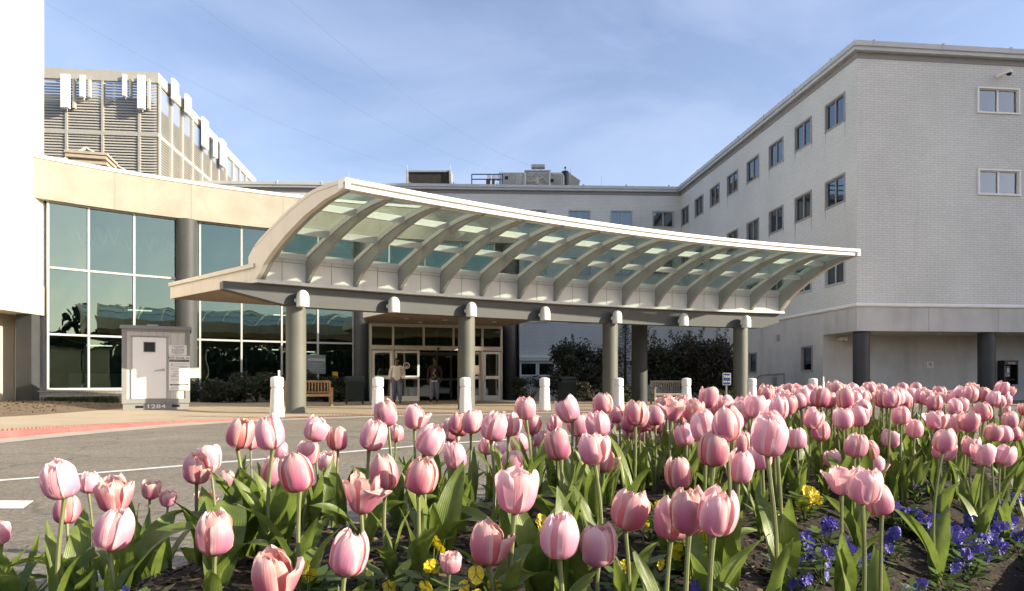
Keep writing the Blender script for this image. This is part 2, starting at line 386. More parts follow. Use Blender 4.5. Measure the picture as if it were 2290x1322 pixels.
# left face, seen in raking view: u runs from the far corner to the near one
ops = []; wl = []
for row, (za, zb) in enumerate(((12.1, 13.34), (8.63, 9.87), (5.13, 6.38))):
    for i in range(8):
        s0 = 0.82 + 2.625 * i; s1 = s0 + 1.5
        wl.append((LW - s1, LW - s0, za, zb, row, i)); ops.append((LW - s1, LW - s0, za, zb))
low_ops = [(LW - 4.36, LW - 3.36, 1.35, 2.57), (LW - 9.95, LW - 8.95, 1.35, 2.5)]
m = MB(); t1, nL = wall(m, farC, C, 4.17, 14.4, ops); 
t2, nF = basis(C, rightC)
fops = [(6.0, 7.95, 12.33, 13.4), (6.02, 7.97, 8.86, 9.92)]
Lf = 20.0
k0 = hit([C, rightC], 2185); k1 = hit([C, rightC], 2279)
ua, ub = math.hypot(k0[0] - C[0], k0[1] - C[1]), math.hypot(k1[0] - C[0], k1[1] - C[1])
fops = [(ua, ub, 12.33, 13.42), (ua + .03, ub + .03, 8.85, 9.93)] + [(ua + 4.2 * j, ub + 4.2 * j, z, z + 1.08) for j in (1, 2) for z in (12.33, 8.85)]
wall(m, C, rightC, 4.17, 14.4, fops, u_shift=3.0)
sS = 11.5                                             # the concrete ground floor ends here, brick beyond
pS = (C[0] + T1[0] * sS, C[1] + T1[1] * sS)
wall(m, farC, pS, 2.75, 4.17)
for a, b, c, d, row, i in wl:
    if row == 2: continue
    for u in (a + .02, b - .02):
        L_ = random.uniform(.15, .75); w_ = random.uniform(.012, .035)
        m.face([(farC[0] + t1[0] * x + nL[0] * .003, farC[1] + t1[1] * x + nL[1] * .003, z) for x, z in ((u - w_, c - .03), (u - w_ * .3, c - .03 - L_), (u + w_ * .3, c - .03 - L_), (u + w_, c - .03))], None, 1)
m.build('brick_wall', [M['brick'], mat('rust_stain', (.30, .24, .19), .8, .2)], wing)
m = MB()
# concrete band and ground floor
p25 = (C[0] + T1[0] * 2.5, C[1] + T1[1] * 2.5)
wall(m, pS, C, 3.0, 4.02); wall(m, C, rightC, 3.0, 4.02)
wall(m, pS, p25, -0.1, 3.0, [(o[0] - (LW - sS), o[1] - (LW - sS), o[2], o[3]) for o in low_ops])
rec1 = (p25[0] + T2[0] * 20, p25[1] + T2[1] * 20)
wall(m, p25, rec1, -0.1, 3.0)
wall(m, farC, pS, -0.1, 2.4)
m.build('concrete_wall', M['concrete'], wing)
m = MB(); m.face([(*C, 3.0), (*p25, 3.0), (*rec1, 3.0), (*rightC, 3.0)]); m.build('soffit', M['soffit_c'], wing)
m = MB(); sweep(m, [pS, C, rightC], [(-.05, 4.02), (.06, 4.02), (.085, 4.06), (.085, 4.13), (.05, 4.17), (-.05, 4.17)])
sweep(m, [farC, pS], [(-.05, 2.4), (.06, 2.4), (.09, 2.46), (.09, 2.68), (.05, 2.75), (-.05, 2.75)])
m.build('ledge', M['white'], wing)
m = MB(); sweep(m, [farC, C, rightC], [(-.3, 14.38), (.03, 14.38), (.03, 14.66), (-.3, 14.66)]); m.build('frieze', M['frieze'], wing)
m = MB(); sweep(m, [farC, C, rightC], [(-.4, 14.62), (.24, 14.62), (.24, 14.76), (.31, 14.78), (.31, 14.98), (.25, 15.0), (-.4, 15.0)])
for i in range(7):
    u = .5 + 3.1 * i; O = (C[0], C[1]); m.obox(O, t2, nF, u, u + .09, .2, .325, 14.77, 15.03)
for i in range(7):
    u = .8 + 3.1 * i; m.obox(farC, t1, nL, u, u + .09, .2, .325, 14.77, 15.03)
m.build('roof_coping', M['coping'], wing)
m = MB(); backR = (rightC[0] + T1[0] * 20.85, rightC[1] + T1[1] * 20.85)
m.face([(*C, 14.7), (*rightC, 14.7), (*backR, 14.7), (*farC, 14.7)]); wall(m, rightC, backR, 0, 14.7); wall(m, backR, farC, 0, 14.7)
m.build('roof', M['roofing'], wing)
dress_map = {(0, 0): leftc, (0, 5): rightc, (1, 0): full, (1, 1): full, (1, 2): full, (1, 3): full, (1, 6): sides}
for a, b, c, d, row, i in wl:
    O = farC
    window(wing, O, t1, nL, a, b, c, d, M['frame'] if row == 2 else M['frame_dark'], True, dress_map.get((row, i)))
for a, b, c, d in low_ops: window(wing, farC, t1, nL, a, b, c, d, M['frame_dark'], False)
for j, (a, b, c, d) in enumerate(fops): window(wing, C, t2, nF, a, b, c, d, M['alu'], True, (rightc, blind, full, blind, None, full)[j], 0.06, 0.06)
m = MB()
for u, dd in ((0.49, .45), (6.26, .45), (12.03, .45), (17.8, .45)):
    c = (C[0] + T2[0] * u + T1[0] * dd, C[1] + T2[1] * u + T1[1] * dd)
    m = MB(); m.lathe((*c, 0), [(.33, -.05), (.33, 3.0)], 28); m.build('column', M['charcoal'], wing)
m = MB(); 
for px in (2077, 2232):
    h = hit([C, rightC], px); u = math.hypot(h[0] - C[0], h[1] - C[1]); m.obox(C, t2, nF, u - .008, u + .008, -.01, .003, 3.01, 4.015)
m.build('panel_joint', M['joint'], wing)
m = MB()
for i in range(4):
    h = hit([(C[0] + T1[0] * 1.2, C[1] + T1[1] * 1.2), (C[0] + T1[0] * 1.2 + T2[0] * 15, C[1] + T1[1] * 1.2 + T2[1] * 15)], (1955, 2100, 2258, 2420)[i])
    m = MB(); m.lathe((h[0], h[1], 2.97), [(.09, 0), (.09, .028)], 16); m.build('downlight', M['white'], wing)
# wall vent on the left face
h = hit([C, farC], 1741); uv_ = LW - math.hypot(h[0] - C[0], h[1] - C[1])
vz = CAMZ + (HY - 756) / FL * h[1]
vt = thing('wall_vent', 'small square metal louvred vent high on the grey concrete side wall', 'vent', (h[0], h[1], vz))
m = MB()
for k in range(5): m.obox(farC, t1, nL, uv_ - .14, uv_ + .14, .0, .03, vz - .14 + k * .06, vz - .11 + k * .06)
m.build('slat', M['frame_dark'], vt)
m = MB()
for a, b, c, d in ((-.17, .17, .15, .18), (-.17, .17, -.18, -.15), (-.17, -.145, -.15, .15), (.145, .17, -.15, .15)): m.obox(farC, t1, nL, uv_ + a, uv_ + b, 0, .04, vz + c, vz + d)
m.build('frame', M['frame'], vt)
# electrical box and conduit
def pL(px, y):
    h = hit([C, farC], px); return LW - math.hypot(h[0] - C[0], h[1] - C[1]), CAMZ + (HY - y) / FL * h[1], h
ub_, zb_, hb = pL(1734, 853)
eb = thing('electrical_box', 'grey electrical box with a bent conduit pipe on the concrete side wall', 'electrical box', (hb[0], hb[1], 0))
m = MB(); m.obox(farC, t1, nL, ub_ - .16, ub_ + .16, 0, .12, zb_ - .22, zb_ + .22); m.obox(farC, t1, nL, ub_ - .12, ub_ + .12, .12, .135, zb_ - .18, zb_ + .15); m.build('box', M['frame_dark'], eb)
pts = []
for px, y in ((1692, 847), (1704, 838), (1735, 837), (1755, 835)):
    u, z, h = pL(px, y); pts.append((h[0] + nL[0] * .05, h[1] + nL[1] * .05, z))
pts.append((pts[-1][0], pts[-1][1], 0.0))
m = MB(); m.tube(pts, .025, 8); m.tube([(hb[0] + nL[0] * .05, hb[1] + nL[1] * .05, zb_ + .2), (hb[0] + nL[0] * .05, hb[1] + nL[1] * .05, pts[2][2])], .02, 8); m.build('conduit', M['frame_dark'], eb)
# dome camera high on the front, box camera under the soffit, no smoking sign, payphone
h = hit([C, rightC], 2228); z = CAMZ + (HY - 172) / FL * h[1]
sc = thing('security_camera', 'white security camera with dark dome, high on the brick front above the upper window', 'security camera', (h[0], h[1], z))
m = MB(); q = Vector((h[0], h[1], z)); o_ = Vector((nF[0], nF[1], 0)); tt = Vector((t2[0], t2[1], 0))
m.tube([q, q + o_ * .30 + tt * .22 + Vector((0, 0, .08))], [.07, .06], 10); m.lathe(q + o_ * .36 + tt * .27 + Vector((0, 0, .02)), [(.12, -.02), (.135, .02), (.12, .09), (.06, .13), (0.001, .14)], 16); m.build('housing', M['white'], sc)
m = MB(); m.lathe(q + o_ * .36 + tt * .27, [(.001, -.11), (.07, -.085), (.1, -.03), (.105, 0)], 16); m.build('dome', M['black'], sc)
h = hit([p25, rec1], 1879); z = CAMZ + (HY - 759) / FL * h[1]
sc = thing('security_camera', 'small white camera under the overhang at the recessed wall beside the first thick column', 'security camera', (h[0], h[1], z))
q = Vector((h[0], h[1], z)); m = MB(); m.tube([q + tt * -.1, q + tt * -.1 + o_ * .2], .04, 8); m.box(q + o_ * .22 + tt * .02, (.3, .14, .15), math.atan2(t2[1], t2[0])); m.build('housing', M['white'], sc)
m = MB(); m.lathe(q + o_ * .22 + tt * .04 + Vector((0, 0, -.075)), [(.001, -.05), (.04, -.035), (.05, 0)], 12); m.build('lens', M['black'], sc)
h = hit([p25, rec1], 2080); z = CAMZ + (HY - 816) / FL * h[1]
sg = thing('no_smoking_sign', 'small white no smoking sign on the recessed grey wall between the two thick columns', 'sign', (h[0], h[1], z))
m = MB(); m.obox(h, t2, nF, -.15, .15, 0, .012, -.15 + z, .15 + z); m.build('panel', M['paper'], sg)
m = MB(); c3 = Vector((h[0], h[1], z + .03)) + o_ * .016
def ringpts(c, r, n=24): return [c + tt * (r * math.cos(2 * math.pi * k / n)) + Vector((0, 0, r * math.sin(2 * math.pi * k / n))) for k in range(n)]
m.grid([ringpts(c3, .065), ringpts(c3, .085)], closed=True, smooth=False)
m.obox((c3.x, c3.y), t2, nF, -.055, .04, 0, .003, c3.z - .012, c3.z + .012)
m.tube([c3 + tt * -.055 + Vector((0, 0, .055)), c3 + tt * .055 + Vector((0, 0, -.055))], .008, 6)
m.build('symbol', M['print'], sg)
text_mesh('lettering', 'NO SMOKING', .042, M['print'], sg, Vector((h[0], h[1], z - .1)) + o_ * .014, face_rot(t2, nF))
h = hit([p25, rec1], 2246); z = 0.0
ph = thing('payphone', 'black payphone booth with hood on the grey wall beyond the second thick column', 'payphone', (h[0], h[1], 0))
m = MB()
m.obox(h, t2, nF, -.36, .36, .002, .03, .55, 1.8); m.obox(h, t2, nF, -.36, -.32, .03, .38, .75, 1.8); m.obox(h, t2, nF, .32, .36, .03, .38, .75, 1.8)
m.obox(h, t2, nF, -.36, .36, .03, .40, 1.8, 1.86); m.obox(h, t2, nF, -.33, .33, .34, .405, 1.66, 1.799); m.obox(h, t2, nF, -.3, .3, .03, .3, .95, .99)
m.build('hood', M['black'], ph)
m = MB(); m.obox(h, t2, nF, -.14, .14, .03, .16, 1.1, 1.6); m.build('phone_body', M['frame_dark'], ph)
m = MB(); m.obox(h, t2, nF, -.06, .1, .161, .17, 1.3, 1.5); m.obox(h, t2, nF, .02, .1, .161, .168, 1.15, 1.2); m.build('keypad', M['alu'], ph)
m = MB(); b0 = Vector((h[0], h[1], 0)) + o_ * .2 + tt * -.1
m.tube([b0 + Vector((0, 0, 1.3)), b0 + o_ * .02 + Vector((0, 0, 1.35)), b0 + o_ * .02 + Vector((0, 0, 1.5)), b0 + Vector((0, 0, 1.55))], [.025, .018, .018, .025], 8); m.build('handset', M['black'], ph)
text_mesh('lettering', 'PHONE', .11, M['paper'], ph, Vector((h[0], h[1], 1.73)) + o_ * .409, face_rot(t2, nF))

# ================================================================== back block
BL = (-24.0, 47.2); BR = farC
blk = thing('hospital_block', 'long white brick hospital block closing the courtyard behind the glass canopy', 'building', (-5, 50, 0))
tB, nB = basis(BL, BR); LB = math.hypot(BR[0] - BL[0], BR[1] - BL[1])
ops = []; wl = []
for px in (1483, 1390, 1296, 1198, 1103, 1007, 911, 815, 719, 623):
    h = hit([BL, BR], px); u = math.hypot(h[0] - BL[0], h[1] - BL[1])
    for row, (za, zb) in enumerate(((12.08, 13.28), (8.63, 9.85), (5.13, 6.36))):
        wl.append((u - .8, u + .8, za, zb, row, px)); ops.append((u - .8, u + .8, za, zb))
gops = []
for px in (1182, 1222):
    h = hit([BL, BR], px); u = math.hypot(h[0] - BL[0], h[1] - BL[1]); gops.append((u - .62, u + .62, 1.3, 2.3))
for px in (1580, 1612):
    pass
m = MB(); wall(m, BL, BR, 2.75, 14.4, ops); m.build('brick_wall', M['brick'], blk)
m = MB(); wall(m, BL, BR, -.1, 2.4, gops); m.build('base_wall', M['concrete'], blk)
m = MB(); sweep(m, [BL, BR], [(-.1, 2.4), (.25, 2.4), (.25, 2.55), (.3, 2.57), (.3, 2.72), (.25, 2.75), (-.1, 2.75)], caps=False); m.build('ledge', M['white'], blk)
m = MB(); sweep(m, [BL, BR], [(-.3, 14.38), (.03, 14.38), (.03, 14.66), (-.3, 14.66)], caps=False); m.build('frieze', M['frieze'], blk)
m = MB(); sweep(m, [BL, (BR[0] - .3, BR[1])], [(-.4, 14.62), (.24, 14.62), (.24, 14.76), (.31, 14.78), (.31, 14.98), (.25, 15.0), (-.4, 15.0)], caps=False)
for i in range(12):
    u = 1.2 + 3.1 * i; m.obox(BL, tB, nB, u, u + .09, .2, .325, 14.77, 15.08)
m.build('roof_coping', M['coping'], blk)
m = MB(); m.face([(*BL, 14.6), (*BR, 14.6), (BR[0] - 1, 62, 14.6), (BL[0], 62, 14.6)]); wall(m, (BL[0], 62), BL, -.1, 14.6); wall(m, (BR[0] - 1, 62), (BL[0], 62), -.1, 14.6); m.build('roof', M['roofing'], blk)
dm = {(0, 1390): sides, (0, 1198): full, (1, 1390): full, (1, 1198): sides, (2, 1296): full, (2, 1483): sides}
for a, b, c, d, row, px in wl: window(blk, BL, tB, nB, a, b, c, d, M['frame'], True, dm.get((row, px)))
for a, b, c, d in gops: window(blk, BL, tB, nB, a, b, c, d, M['alu'], False, sides)

# ================================================================== lobby building with the curved curtain wall
Lc = catmull([(-17.07, 24.0), (-15.2, 25.66), (-13.0, 27.25), (-10.9, 28.5), (-8.77, 29.55), (-6.9, 30.25), (-3.8, 31.15), (0.35, 31.9)], 6)
Gc = offset(Lc, -0.28)
lob = thing('lobby_building', 'curved glass lobby building with sand coloured fascia beside the white tower at the left', 'building', (-10, 32, 0))
m = MB(); sweep(m, Lc, [(0, 7.46), (0, 8.9), (-.27, 8.9), (-.27, 7.46)], smooth=True); m.build('fascia', M['sand'], lob)
m = MB(); sweep(m, Lc, [(-.3, 8.9), (.04, 8.9), (.04, 9.02), (-.3, 9.02)], smooth=True); m.build('parapet_cap', M['white'], lob)
m = MB()
for px in (257, 428, 633, 850):
    h = hit(Lc, px); h2 = hit(Lc, px + 4); tj, nj = basis(h, h2); m.obox(h, tj, nj, -.012, .012, -.02, .004, 7.47, 8.89)
m.build('panel_joint', M['joint'], lob)
rows_z = (0.6, 2.61, 5.05, 7.46)
mpx = [107, 198, 300, 396, 447, 540, 630, 711, 790, 870, 950, 1030, 1105]
mp_ = [hit(Gc, p) for p in mpx]
for i, p in enumerate(mp_):
    q = mp_[min(i + 1, len(mp_) - 1)]; o2 = mp_[max(i - 1, 0)]; tj, nj = basis(o2, q)
    z0 = 3.9 if mpx[i] > 800 else .6
    m = MB(); m.obox(p, tj, nj, -.036, .036, -.1, .06, z0, 7.46); m.build('mullion', M['mullion'], lob)
for z in rows_z:
    m = MB(); pl = [p for p in mp_ if z > 3 or mpx[mp_.index(p)] < 800]
    sweep(m, pl, [(-.07, z - .038), (.045, z - .038), (.045, z + .038), (-.07, z + .038)]); m.build('transom', M['mullion'], lob)
for i in range(len(mp_) - 1):
    for j in range(3):
        if mpx[i] >= 790 and j < 2: continue
        a, b = mp_[i], mp_[i + 1]; tj, nj = basis(a, b); Lj = math.hypot(b[0] - a[0], b[1] - a[1])
        z0, z1 = rows_z[j] + .045, rows_z[j + 1] - .045
        k = 0.006 * ((i * 7 + j * 3) % 5 - 2)                       # panes never sit perfectly flat
        P = [Vector((a[0] + tj[0] * u + nj[0] * d, a[1] + tj[1] * u + nj[1] * d, z)) for u, z, d in ((.045, z0, -.02 - k), (Lj - .045, z0, -.02 + k), (Lj - .045, z1, -.02 + k * .5), (.045, z1, -.02 - k * 1.5))]
        m = MB(); m.face(P); m.build('pane', M['glass_big'], lob)
m = MB(); kp = [p for p in Gc if p[0] < -7.0]; sweep(m, kp, [(-.2, -.1), (.1, -.1), (.1, .5), (.16, .5), (.16, .56), (-.2, .56)]); m.build('kerb_wall', M['kerb_brick'], lob)
for px, r, yo in ((420, .40, 0.0), (811, .42, .1), (1141, .33, .2)):
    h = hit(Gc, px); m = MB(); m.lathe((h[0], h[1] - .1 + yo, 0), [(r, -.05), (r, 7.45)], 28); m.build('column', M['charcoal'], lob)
# rooms behind the glass
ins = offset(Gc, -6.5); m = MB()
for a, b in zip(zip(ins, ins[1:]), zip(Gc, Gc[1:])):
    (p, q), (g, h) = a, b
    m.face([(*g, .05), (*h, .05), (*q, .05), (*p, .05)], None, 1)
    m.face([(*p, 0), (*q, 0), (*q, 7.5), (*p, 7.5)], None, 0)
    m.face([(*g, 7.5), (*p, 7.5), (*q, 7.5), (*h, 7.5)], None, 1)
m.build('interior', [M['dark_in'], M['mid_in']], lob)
for i, (px, dy) in enumerate(((170, 3.5), (345, 3.0), (560, 3.2), (700, 3.0))):
    h = hit(Gc, px); m = MB(); m.lathe((h[0] - .5, h[1] + dy, 0.05), [(.3, 0), (.3, 7.4)], 16); m.build('inner_column', M['mid_in'], lob)
m = MB()
for px, dy in ((150, 1.4), (250, 1.8), (345, 1.5)):
    h = hit(Gc, px)
    for k in range(4):
        x = h[0] + k * .42 - .6; m.tube([(x, h[1] + dy, 6.9), (x + .28, h[1] + dy, 6.2)], .05, 6); m.tube([(x + .28, h[1] + dy, 6.2), (x + .42, h[1] + dy, 6.9)], .03, 6)
m.build('roof_truss', M['alu'], lob)
m = MB(); rp = Lc + [(0.35, 44), (-22, 44), (-22, 24)]
m.face([(x, y, 8.85) for x, y in rp]); m.build('roof', M['roofing'], lob)
m = MB(); wall(m, (-22, 44), (-22, 24), 0, 8.85); wall(m, (0.35, 31.9), (0.35, 44), 0, 8.85); wall(m, (.35, 44), (-22, 44), 0, 8.85); m.build('side_wall', M['concrete'], lob)
lit = bpy.data.materials.new('lit_lamp'); lit.use_nodes = True; lit.node_tree.nodes['Principled BSDF'].inputs['Emission Color'].default_value = (1, .92, .75, 1); lit.node_tree.nodes['Principled BSDF'].inputs['Emission Strength'].default_value = 2.0
for px, dy, z in ((160, 2.5, 2.35), (225, 4.5, 2.25), (262, 2.5, 3.9), (345, 4, 3.6), (575, 3, 2.4), (690, 3.5, 2.35), (600, 4.5, 4.2)):
    h = hit(Gc, px); m = MB(); m.box((h[0] - .2 * dy, h[1] + dy, z), (.9, .12, .04), .5); m.build('interior_lamp', lit, lob)
for px, dy in ((130, 2), (180, 2.5), (228, 2.2), (262, 2.8), (520, 2.2), (600, 2.6), (670, 2)):
    h = hit(Gc, px); m = MB(); m.box((h[0] - .2 * dy, h[1] + dy, .65), (.9, .5, 1.1), .6); m.box((h[0] - .2 * dy + .3, h[1] + dy - .4, 1.0), (.06, .06, 1.9), .6); m.build('inner_desk', M['soffit_c'], lob)
# skylight on the roof
sk = thing('skylight', 'low glass pyramid skylight behind the sand fascia at the left', 'skylight', (-18.5, 30, 8.85))
ap = at(192, 333, 30.0); ap2 = at(150, 338, 30.5); br_ = [at(372, 388, 31.0), at(420, 400, 36.0), at(60, 372, 36.0), at(40, 366, 28.5)]
br_[0].z = br_[3].z = 9.3; br_[1].z = br_[2].z = 9.3; br_[0].x += .4
m = MB()
for i in range(4): m.face([br_[i], br_[(i + 1) % 4], ap])
m.build('glazing', mat('skylight_glass', (.10, .13, .16), .12, .1, spec=.7), sk)
m = MB()
for p in br_: m.tube([ap + Vector((0, 0, .03)), p], .07, 6)
for i in range(4):
    a, b = br_[i], br_[(i + 1) % 4]; m.tube([a, b], .08, 6)
    for k in (.25, .5, .75): m.tube([a.lerp(b, k), a.lerp(b, k).lerp(ap, .62)], .05, 6)
m.build('glazing_bar', M['louvre'], sk)
rv = thing('roof_vent', 'stacked beige louvred roof vent in front of the skylight', 'vent', (-16.5, 27.5, 8.85))
c = at(205, 352, 28.6); m = MB()
for k in range(5): m.box((c.x, c.y, 9.3 + k * .24), (1.75 - .06 * k, 1.4, .12), .25)
m.box((c.x, c.y, 9.75), (1.2, 1.0, 1.3), .25); m.box((c.x, c.y, 10.42), (1.6, 1.4, .1), .25)
m.build('louvre_stack', mat('beige_vent', (.38, .33, .26), .7), rv)
rv.location = (0, 0, 0); rv.children[0].location = (0, 0, 0)
for v in rv.children[0].data.vertices: v.co += Vector((-16.5, 27.5, 8.85))

# ================================================================== white tower at the far left
tw = thing('white_tower', 'tall blank white tower at the left edge, brightly lit by the sun', 'building', (-22, 17, 0))
TX = -17.1
m = MB(); wall(m, (TX, 10.0), (TX, 24.5), 4.32, 22.0); wall(m, (TX, 24.5), (-26, 24.5), 4.32, 22)
wall(m, (-26, 10), (TX, 10), 3.3, 22); m.face([(TX, 10, 22), (TX, 24.5, 22), (-26, 24.5, 22), (-26, 10, 22)]); m.build('wall', M['white_wall'], tw)
m = MB(); sweep(m, [(TX, 10.0), (TX, 24.5)], [(-.3, 3.28), (.05, 3.28), (.05, 4.32), (-.3, 4.32)]); m.face([(TX, 10, 3.29), (-22, 10, 3.29), (-22, 24.5, 3.29), (TX, 24.5, 3.29)]); m.build('band', M['band'], tw)
h = at(66, 800, 24.2); m = MB(); m.box((-17.36, 24.05, 1.64), (.56, .42, 3.28), 0); m.build('pier', M['charcoal'], tw)
m = MB(); wall(m, (-18.2, 10), (-18.2, 24.5), -.1, 3.28); wall(m, (-18.2, 24.5), (-17.1, 24.5), -.1, 3.28); m.build('recess_wall', M['beige_wall'], tw)
m = MB(); m.obox((TX, 24.51), (0, 1), (1, 0), 0.0, .2, -.5, -.0, 0, 7.4); m.build('pilaster', M['white_wall'], tw)

# ================================================================== louvred plant screen on the roof
pc = at(353, 163, 40.0); zt = pc.z; PC = (pc.x, pc.y); zb = 12.4
pf = (PC[0] - T2[0] * 12, PC[1] - T2[1] * 12); pr = (PC[0] + T1[0] * 21, PC[1] + T1[1] * 21)
pen = thing('louvred_plant_screen', 'tall white louvred rooftop enclosure seen above the curved sand fascia', 'building', (PC[0] - 4, PC[1] + 6, 8.9))
tf, nf = basis(pf, PC); tr, nr = basis(PC, pr)
m = MB(); k = 0
z = zb
while z < zt - .62:
    for (A, t_, n_, L_) in ((pf, tf, nf, 11.95), (PC, tr, nr, 20.95)):
        P0, P1 = (A[0] + t_[0] * .03, A[1] + t_[1] * .03), (A[0] + t_[0] * L_, A[1] + t_[1] * L_)
        m.face([(P0[0] + n_[0] * .02, P0[1] + n_[1] * .02, z), (P1[0] + n_[0] * .02, P1[1] + n_[1] * .02, z), (P1[0] - n_[0] * .07, P1[1] - n_[1] * .07, z + .115), (P0[0] - n_[0] * .07, P0[1] - n_[1] * .03, z + .115)])
        m.face([(P0[0] + n_[0] * .02, P0[1] + n_[1] * .02, z), (P0[0] + n_[0] * .02, P0[1] + n_[1] * .02, z - .03), (P1[0] + n_[0] * .02, P1[1] + n_[1] * .02, z - .03), (P1[0] + n_[0] * .02, P1[1] + n_[1] * .02, z)])
    z += .165
sl_ = m.build('louvre_blades', M['louvre'], pen)
sweep_pts = [pf, PC, pr]
m = MB(); sweep(m, sweep_pts, [(-.15, zt - .62), (.06, zt - .62), (.06, zt), (-.15, zt)]); m.build('top_rail', M['louvre'], pen)
zm = CAMZ + (HY - 302) / FL * 40
m = MB(); sweep(m, sweep_pts, [(-.15, zm - .12), (.05, zm - .12), (.05, zm + .12), (-.15, zm + .12)]); m.build('middle_rail', M['louvre'], pen)
for px in (72, 149, 230, 312):
    h = hit([pf, PC], px); m = MB(); m.obox(h, tf, nf, -.07, .07, -.15, .055, zb, zt - .62); m.build('post', M['louvre'], pen)
for i in range(12):
    m = MB(); u = .25 + 1.78 * i; m.obox(PC, tr, nr, u - .08, u + .08, -.15, .055, zb, zt - .62); m.build('post', M['louvre'], pen)
m = MB(); 
inn = offset(sweep_pts, -1.4); wall(m, inn[0], inn[1], zb, zt - 1.0); wall(m, inn[1], inn[2], zb, zt - .7); m.build('machine_housing', mat('plant_grey', (.26, .27, .27), .7, .3, .8), pen)
m = MB(); bp_ = offset(sweep_pts, .1); wall(m, bp_[0], bp_[1], 8.9, zb); wall(m, bp_[1], bp_[2], 8.9, zb); m.build('base_wall', M['concrete'], pen)
m = MB(); bk_ = offset(sweep_pts, -9); wall(m, bk_[2], bk_[1], 8.9, zt - .7); m.build('rear_screen', M['louvre'], pen)
# phone antennas hung on the screen
def antenna(px, y0, y1, onfront, label, wd=.32, tilt=0):
    h = hit([pf, PC], px) if onfront else hit([PC, pr], px)
    t_, n_ = (tf, nf) if onfront else (tr, nr); za, zb2 = CAMZ + (HY - y1) / FL * h[1], CAMZ + (HY - y0) / FL * h[1]
    an = thing('antenna_panel', label, 'antenna', (h[0], h[1], za), 0, 'phone antennas on the plant screen')
    m = MB(); m.obox(h, t_, n_, -wd / 2, wd / 2, .3, .45, za, zb2); m.obox(h, t_, n_, -wd / 2 + .03, wd / 2 - .03, .45, .475, za + .03, zb2 - .03); m.build('panel', M['white'], an)
    m = MB(); b = Vector((h[0] + n_[0] * .2, h[1] + n_[1] * .2, 0)); m.tube([b + Vector((0, 0, za - .1)), b + Vector((0, 0, zb2 + .1))], .04, 8)
    for z in (za + .25, zb2 - .25): m.obox(h, t_, n_, -.05, .05, .05, .32, z - .04, z + .04)
    m.obox(h, t_, n_, wd / 2 + .08, wd / 2 + .2, .05, .26, za + .1, zb2 - .15)
    m.build('mount', M['louvre'], an)
antenna(154, 173, 248, True, 'tall white antenna panel leftmost on the shaded louvred screen', .5)
antenna(192, 175, 224, True, 'shorter white antenna panel, second from the left on the shaded louvred screen', .3)
antenna(285, 173, 222, True, 'short slim antenna panel in the right half of the shaded louvred screen', .22)
antenna(322, 175, 250, True, 'tall white antenna panel next to the corner on the shaded louvred screen', .42)
antenna(377, 180, 226, False, 'white antenna panel nearest the corner on the sunlit louvred side', .8)
antenna(407, 214, 255, False, 'white antenna panel second from the corner on the sunlit louvred side', .8)
antenna(446, 266, 330, False, 'wide white antenna panel in the middle of the sunlit louvred side', 1.0)
antenna(470, 305, 352, False, 'slim white antenna panel left of the farthest one on the sunlit louvred side', .5)
antenna(487, 314, 372, False, 'farthest white antenna panel on the sunlit louvred side', 1.0)

# ================================================================== plant on the back roof
def rbox(mb, px0, px1, y0, y1, Y, dep, mi=0):
    a, b = at(px0, y1, Y), at(px1, y0, Y); mb.box(((a.x + b.x) / 2, Y + dep / 2, (a.z + b.z) / 2), (b.x - a.x, dep, b.z - a.z), 0, mi); return a, b
Yr = 52.0
ch = thing('chiller', 'dark finned chiller unit with fans standing on the back roof', 'chiller', (at(958, 400, Yr).x, Yr, 14.6))
m = MB()
for px in (911, 1007): a = at(px, 400, Yr); m.box((a.x, Yr + .6, 15.95), (.16, 1.4, 2.7))
m.box((at(958, 0, Yr).x, Yr + .7, 17.2), (3.4, 1.5, .12)); m.build('frame', M['frame_dark'], ch)
m = MB(); a0, a1 = at(914, 0, Yr).x, at(1004, 0, Yr).x
for i in range(46): m.box((a0 + (a1 - a0) * i / 45, Yr + .1, 15.9), (.03, .1, 2.5))
m.box(((a0 + a1) / 2, Yr + .8, 15.9), (a1 - a0, 1.2, 2.5)); m.build('fins', mat('coil_fins', (.085, .075, .065), .6, .3), ch)
for k in range(3):
    m = MB(); m.lathe((at(932 + k * 26, 0, Yr).x, Yr + .7, 17.2), [(.42, 0), (.44, .14), (.40, .18), (.1, .2)], 16); m.build('fan_cowl', M['louvre'], ch)
ah = thing('air_handler', 'long beige air handling unit with a slanted end on the back roof', 'air handler', (at(1205, 0, Yr + 3).x, Yr + 3, 14.6))
m = MB(); a, b = rbox(m, 1116, 1276, 386, 430, Yr + 2, 2.2); zb3 = a.z
e0, e1, e2 = at(1276, 389, Yr + 2), at(1298, 404, Yr + 2), at(1276, 430, Yr + 2)
for yy in (0, 2.2): pass
m.hexa([(e0.x, Yr + 2, zb3), (e1.x - .3, Yr + 2, zb3), (e1.x - .3, Yr + 4.2, zb3), (e0.x, Yr + 4.2, zb3), (e0.x, Yr + 2, e0.z), (e1.x, Yr + 2, e1.z), (e1.x, Yr + 4.2, e1.z), (e0.x, Yr + 4.2, e0.z)])
m.build('casing', mat('beige_metal', (.40, .37, .30), .5, .06), ah)
m = MB(); rbox(m, 1129, 1136, 394, 401, Yr + 1.95, .06); rbox(m, 1231, 1238, 400, 407, Yr + 1.95, .06); m.build('hatch', M['black'], ah)
pk = thing('pipe_rack', 'tangle of steel pipes on a frame carrying a small horizontal tank on the back roof', 'pipe rack', (at(1205, 0, Yr).x, Yr, 14.6))
st = mat('galvanised', (.42, .42, .39), .4, .12, 6, metal=.4)
m = MB()
def rp_(px, y, dy=0): return at(px, y, Yr + dy)
for px in (1174, 1229):
    for dy in (0, 1.0): m.tube([rp_(px, 430, dy), rp_(px, 383, dy)], .07, 6)
